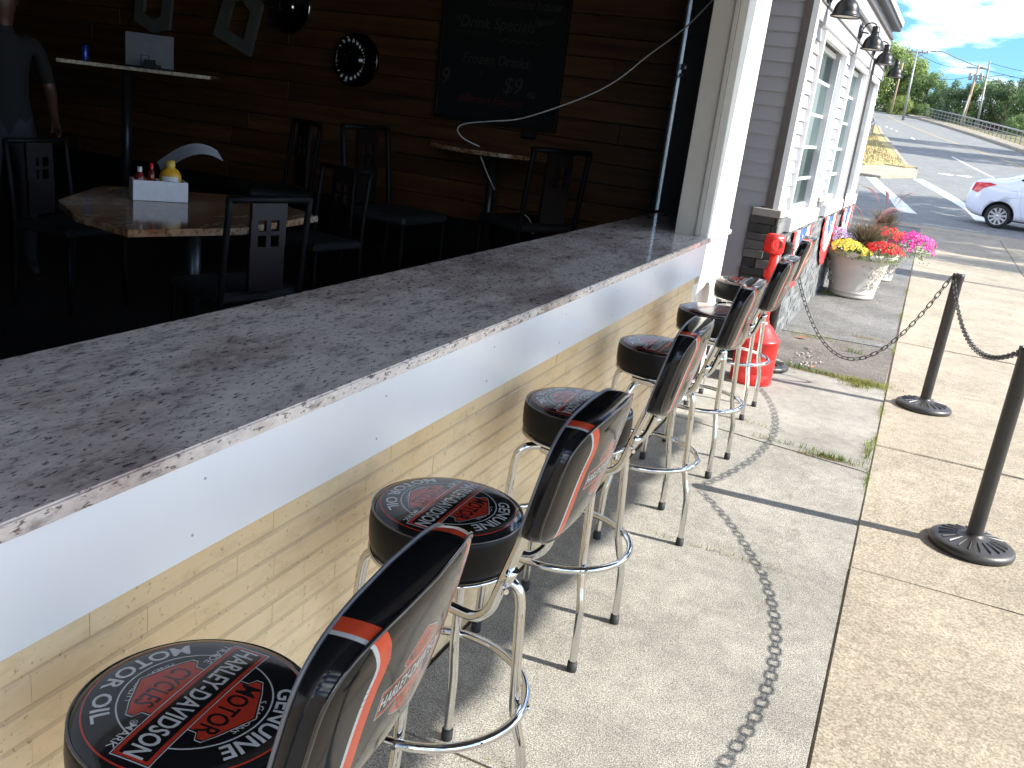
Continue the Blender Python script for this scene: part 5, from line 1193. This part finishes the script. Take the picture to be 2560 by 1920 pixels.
def trunk(h, r_, seed):
    rnd = random.Random(seed); q = MB(); q.tube([(0, 0, -.3), (.05, 0, h * .3), (0, .05, h * .55), (.05, 0, h * .8)], [r_, r_ * .8, r_ * .6, r_ * .25], 8)
    for k in range(6):
        a = rnd.uniform(0, 6.28); z = h * rnd.uniform(.25, .6); q.tube([(0, 0, z), (math.cos(a) * h * .12, math.sin(a) * h * .12, z + h * .12), (math.cos(a) * h * .22, math.sin(a) * h * .22, z + h * .28)], [r_ * .4, r_ * .28, r_ * .08], 6)
    return q
protos = []
for k, (mm, seed) in enumerate(((m_lf_yel, 21), (m_lf_mid, 22), (m_lf_drk, 23), (m_lf_mid, 24), (m_lf_mar, 25))):
    cm = leaf_crown(seed, 2.6, 6.0, 60, 190, .095, mm).mesh('crown', mm); tm = trunk(6.0, .2, seed).mesh('trunk', m_bark); protos.append((cm, tm))
GR = 'trees beyond the guard rail'
def tree(k, x, y, z, s_, rz, label, group=None, name='broadleaf_tree', sz=1.0):
    t = thing(name, label, 'tree', (x, y, z), rz, group, local=True); t.scale = (s_, s_, s_ * sz * (1.12 if y > 85 else 1))
    link('crown', protos[k][0], t); link('trunk', protos[k][1], t)
for a in [(0, -4.4, 108, 3.2, 1.42, 0, 'bright yellow-green tree directly beyond the corner of the building', None), (1, -2.4, 109, 3.2, 1.20, 1, 'mid green tree behind the tall crossarm pole', None), (1, -.8, 107, 3.2, 1.02, 2, 'feathery mid green tree left of the gap in the tree line', None),
          (2, .6, 105, 3.0, .80, 3, 'lowest green tree filling the dip in the tree line', None), (2, 2.2, 99, 3.0, .88, 4, 'dark green tree behind the transformer pole', None), (1, 4.2, 98, 2.8, .98, 5, 'broad green tree rising right of the long-armed street lamp', None),
          (2, 6.0, 95, 2.6, 1.0, 6, 'dark tree at the right edge of the photo above the maroon one', None), (3, 8.2, 92, 2.4, 1.0, 7, 'green tree just outside the right edge behind the sedan', None), (1, 10.6, 88, 2.2, 1.1, 8, 'green tree beyond the road right of the photo', None),
          (2, -7.5, 112, 3.0, 1.2, 9, 'green tree hidden behind the restaurant end wall', None), (0, -10.5, 110, 3, 1.2, 10, 'yellow-green tree further left behind the restaurant', None), (3, 6.6, 84, 2.0, .62, 2.5, 'small pale green tree in front at the far right of the rail', None),
          (1, 13.5, 92, 2.4, 1.5, 1.1, 'tall tree beyond the road well right of the photo', None), (2, 16.5, 88, 2.2, 1.6, 2.1, 'dark tall tree beyond the road well right of the photo', None), (1, 19.5, 92, 2.4, 1.7, 3.1, 'green tree far right of the photo behind the rail', None), (3, 23.5, 88, 2.2, 1.7, 4.1, 'last green tree in the row far right of the photo', None), (2, 28, 90, 2.2, 1.8, 5.1, 'dark tree ending the row far right of the photo', None)]:
    tree(a[0], a[1], a[2], a[3], a[4], a[5], a[6], GR)
tree(4, 5.3, 88, 2.6, .42, 1.2, 'dark maroon shrub-like tree below the green crowns behind the rail', None, 'purple_tree', .8)
tree(4, 4.2, 89, 2.6, .34, 3.2, 'smaller maroon tree joined to the left of the larger one behind the rail', None, 'purple_tree', .8)
tree(1, 3.0, 96, 2.6, .5, 3.2, 'low green understory tree left of the maroon ones', GR); tree(2, 1.2, 101, 3.0, .5, .2, 'low dark understory tree below the dip in the tree line', GR); tree(1, -.8, 103, 3.2, .5, .9, 'low green understory tree between the poles', GR); tree(0, -2.9, 103, 3.4, .55, 2.9, 'low yellow-green understory tree left of the crossarm pole', GR)
# street trees right of the frame whose crowns throw the striped shade on the road
for k, (x, y, s_, sx, lb) in enumerate([(10.5, 26.8, 1.75, .95, 'slender street tree right of the frame whose shade crosses the crosswalk'), (9.8, 22.9, 1.6, .72, 'slender street tree right of the frame by the corner kerb'), (9.5, 19.2, 1.45, .40, 'thin street tree right of the frame striping the sidewalk end'),
    (9.2, 16.9, 1.25, .2, 'young thin street tree right of the frame, nearest the patio'), (10.5, 54.0, 2.0, .6, 'roadside tree right of the frame shading the lanes past the arrows'), (11.5, 62.0, 2.1, .36, 'roadside tree right of the frame casting the farther shade band')]):
    tree((1, 2, 1, 3, 2, 1)[k], x, y, G(y), s_, 0, lb, 'street trees right of the frame')
    o_ = [o for o in COL.objects if o.get('label') == lb][0]; o_.scale = (s_ * .6, s_ * sx * 1.3, s_)
t = thing('sign_pole', 'slim sign pole on the right whose shadow crosses the sidewalk past the planters', 'sign', (4.4, 14.2, G(14.2)))
q = MB(); q.tube([(4.4, 14.2, 0), (4.4, 14.2, 3.6)], .03, 8); q.build('pole', m_polem, t); q = MB(); q.box((4.385, 13.9, 2.9), (4.415, 14.5, 3.5)); q.build('panel', m_wtrim, t)
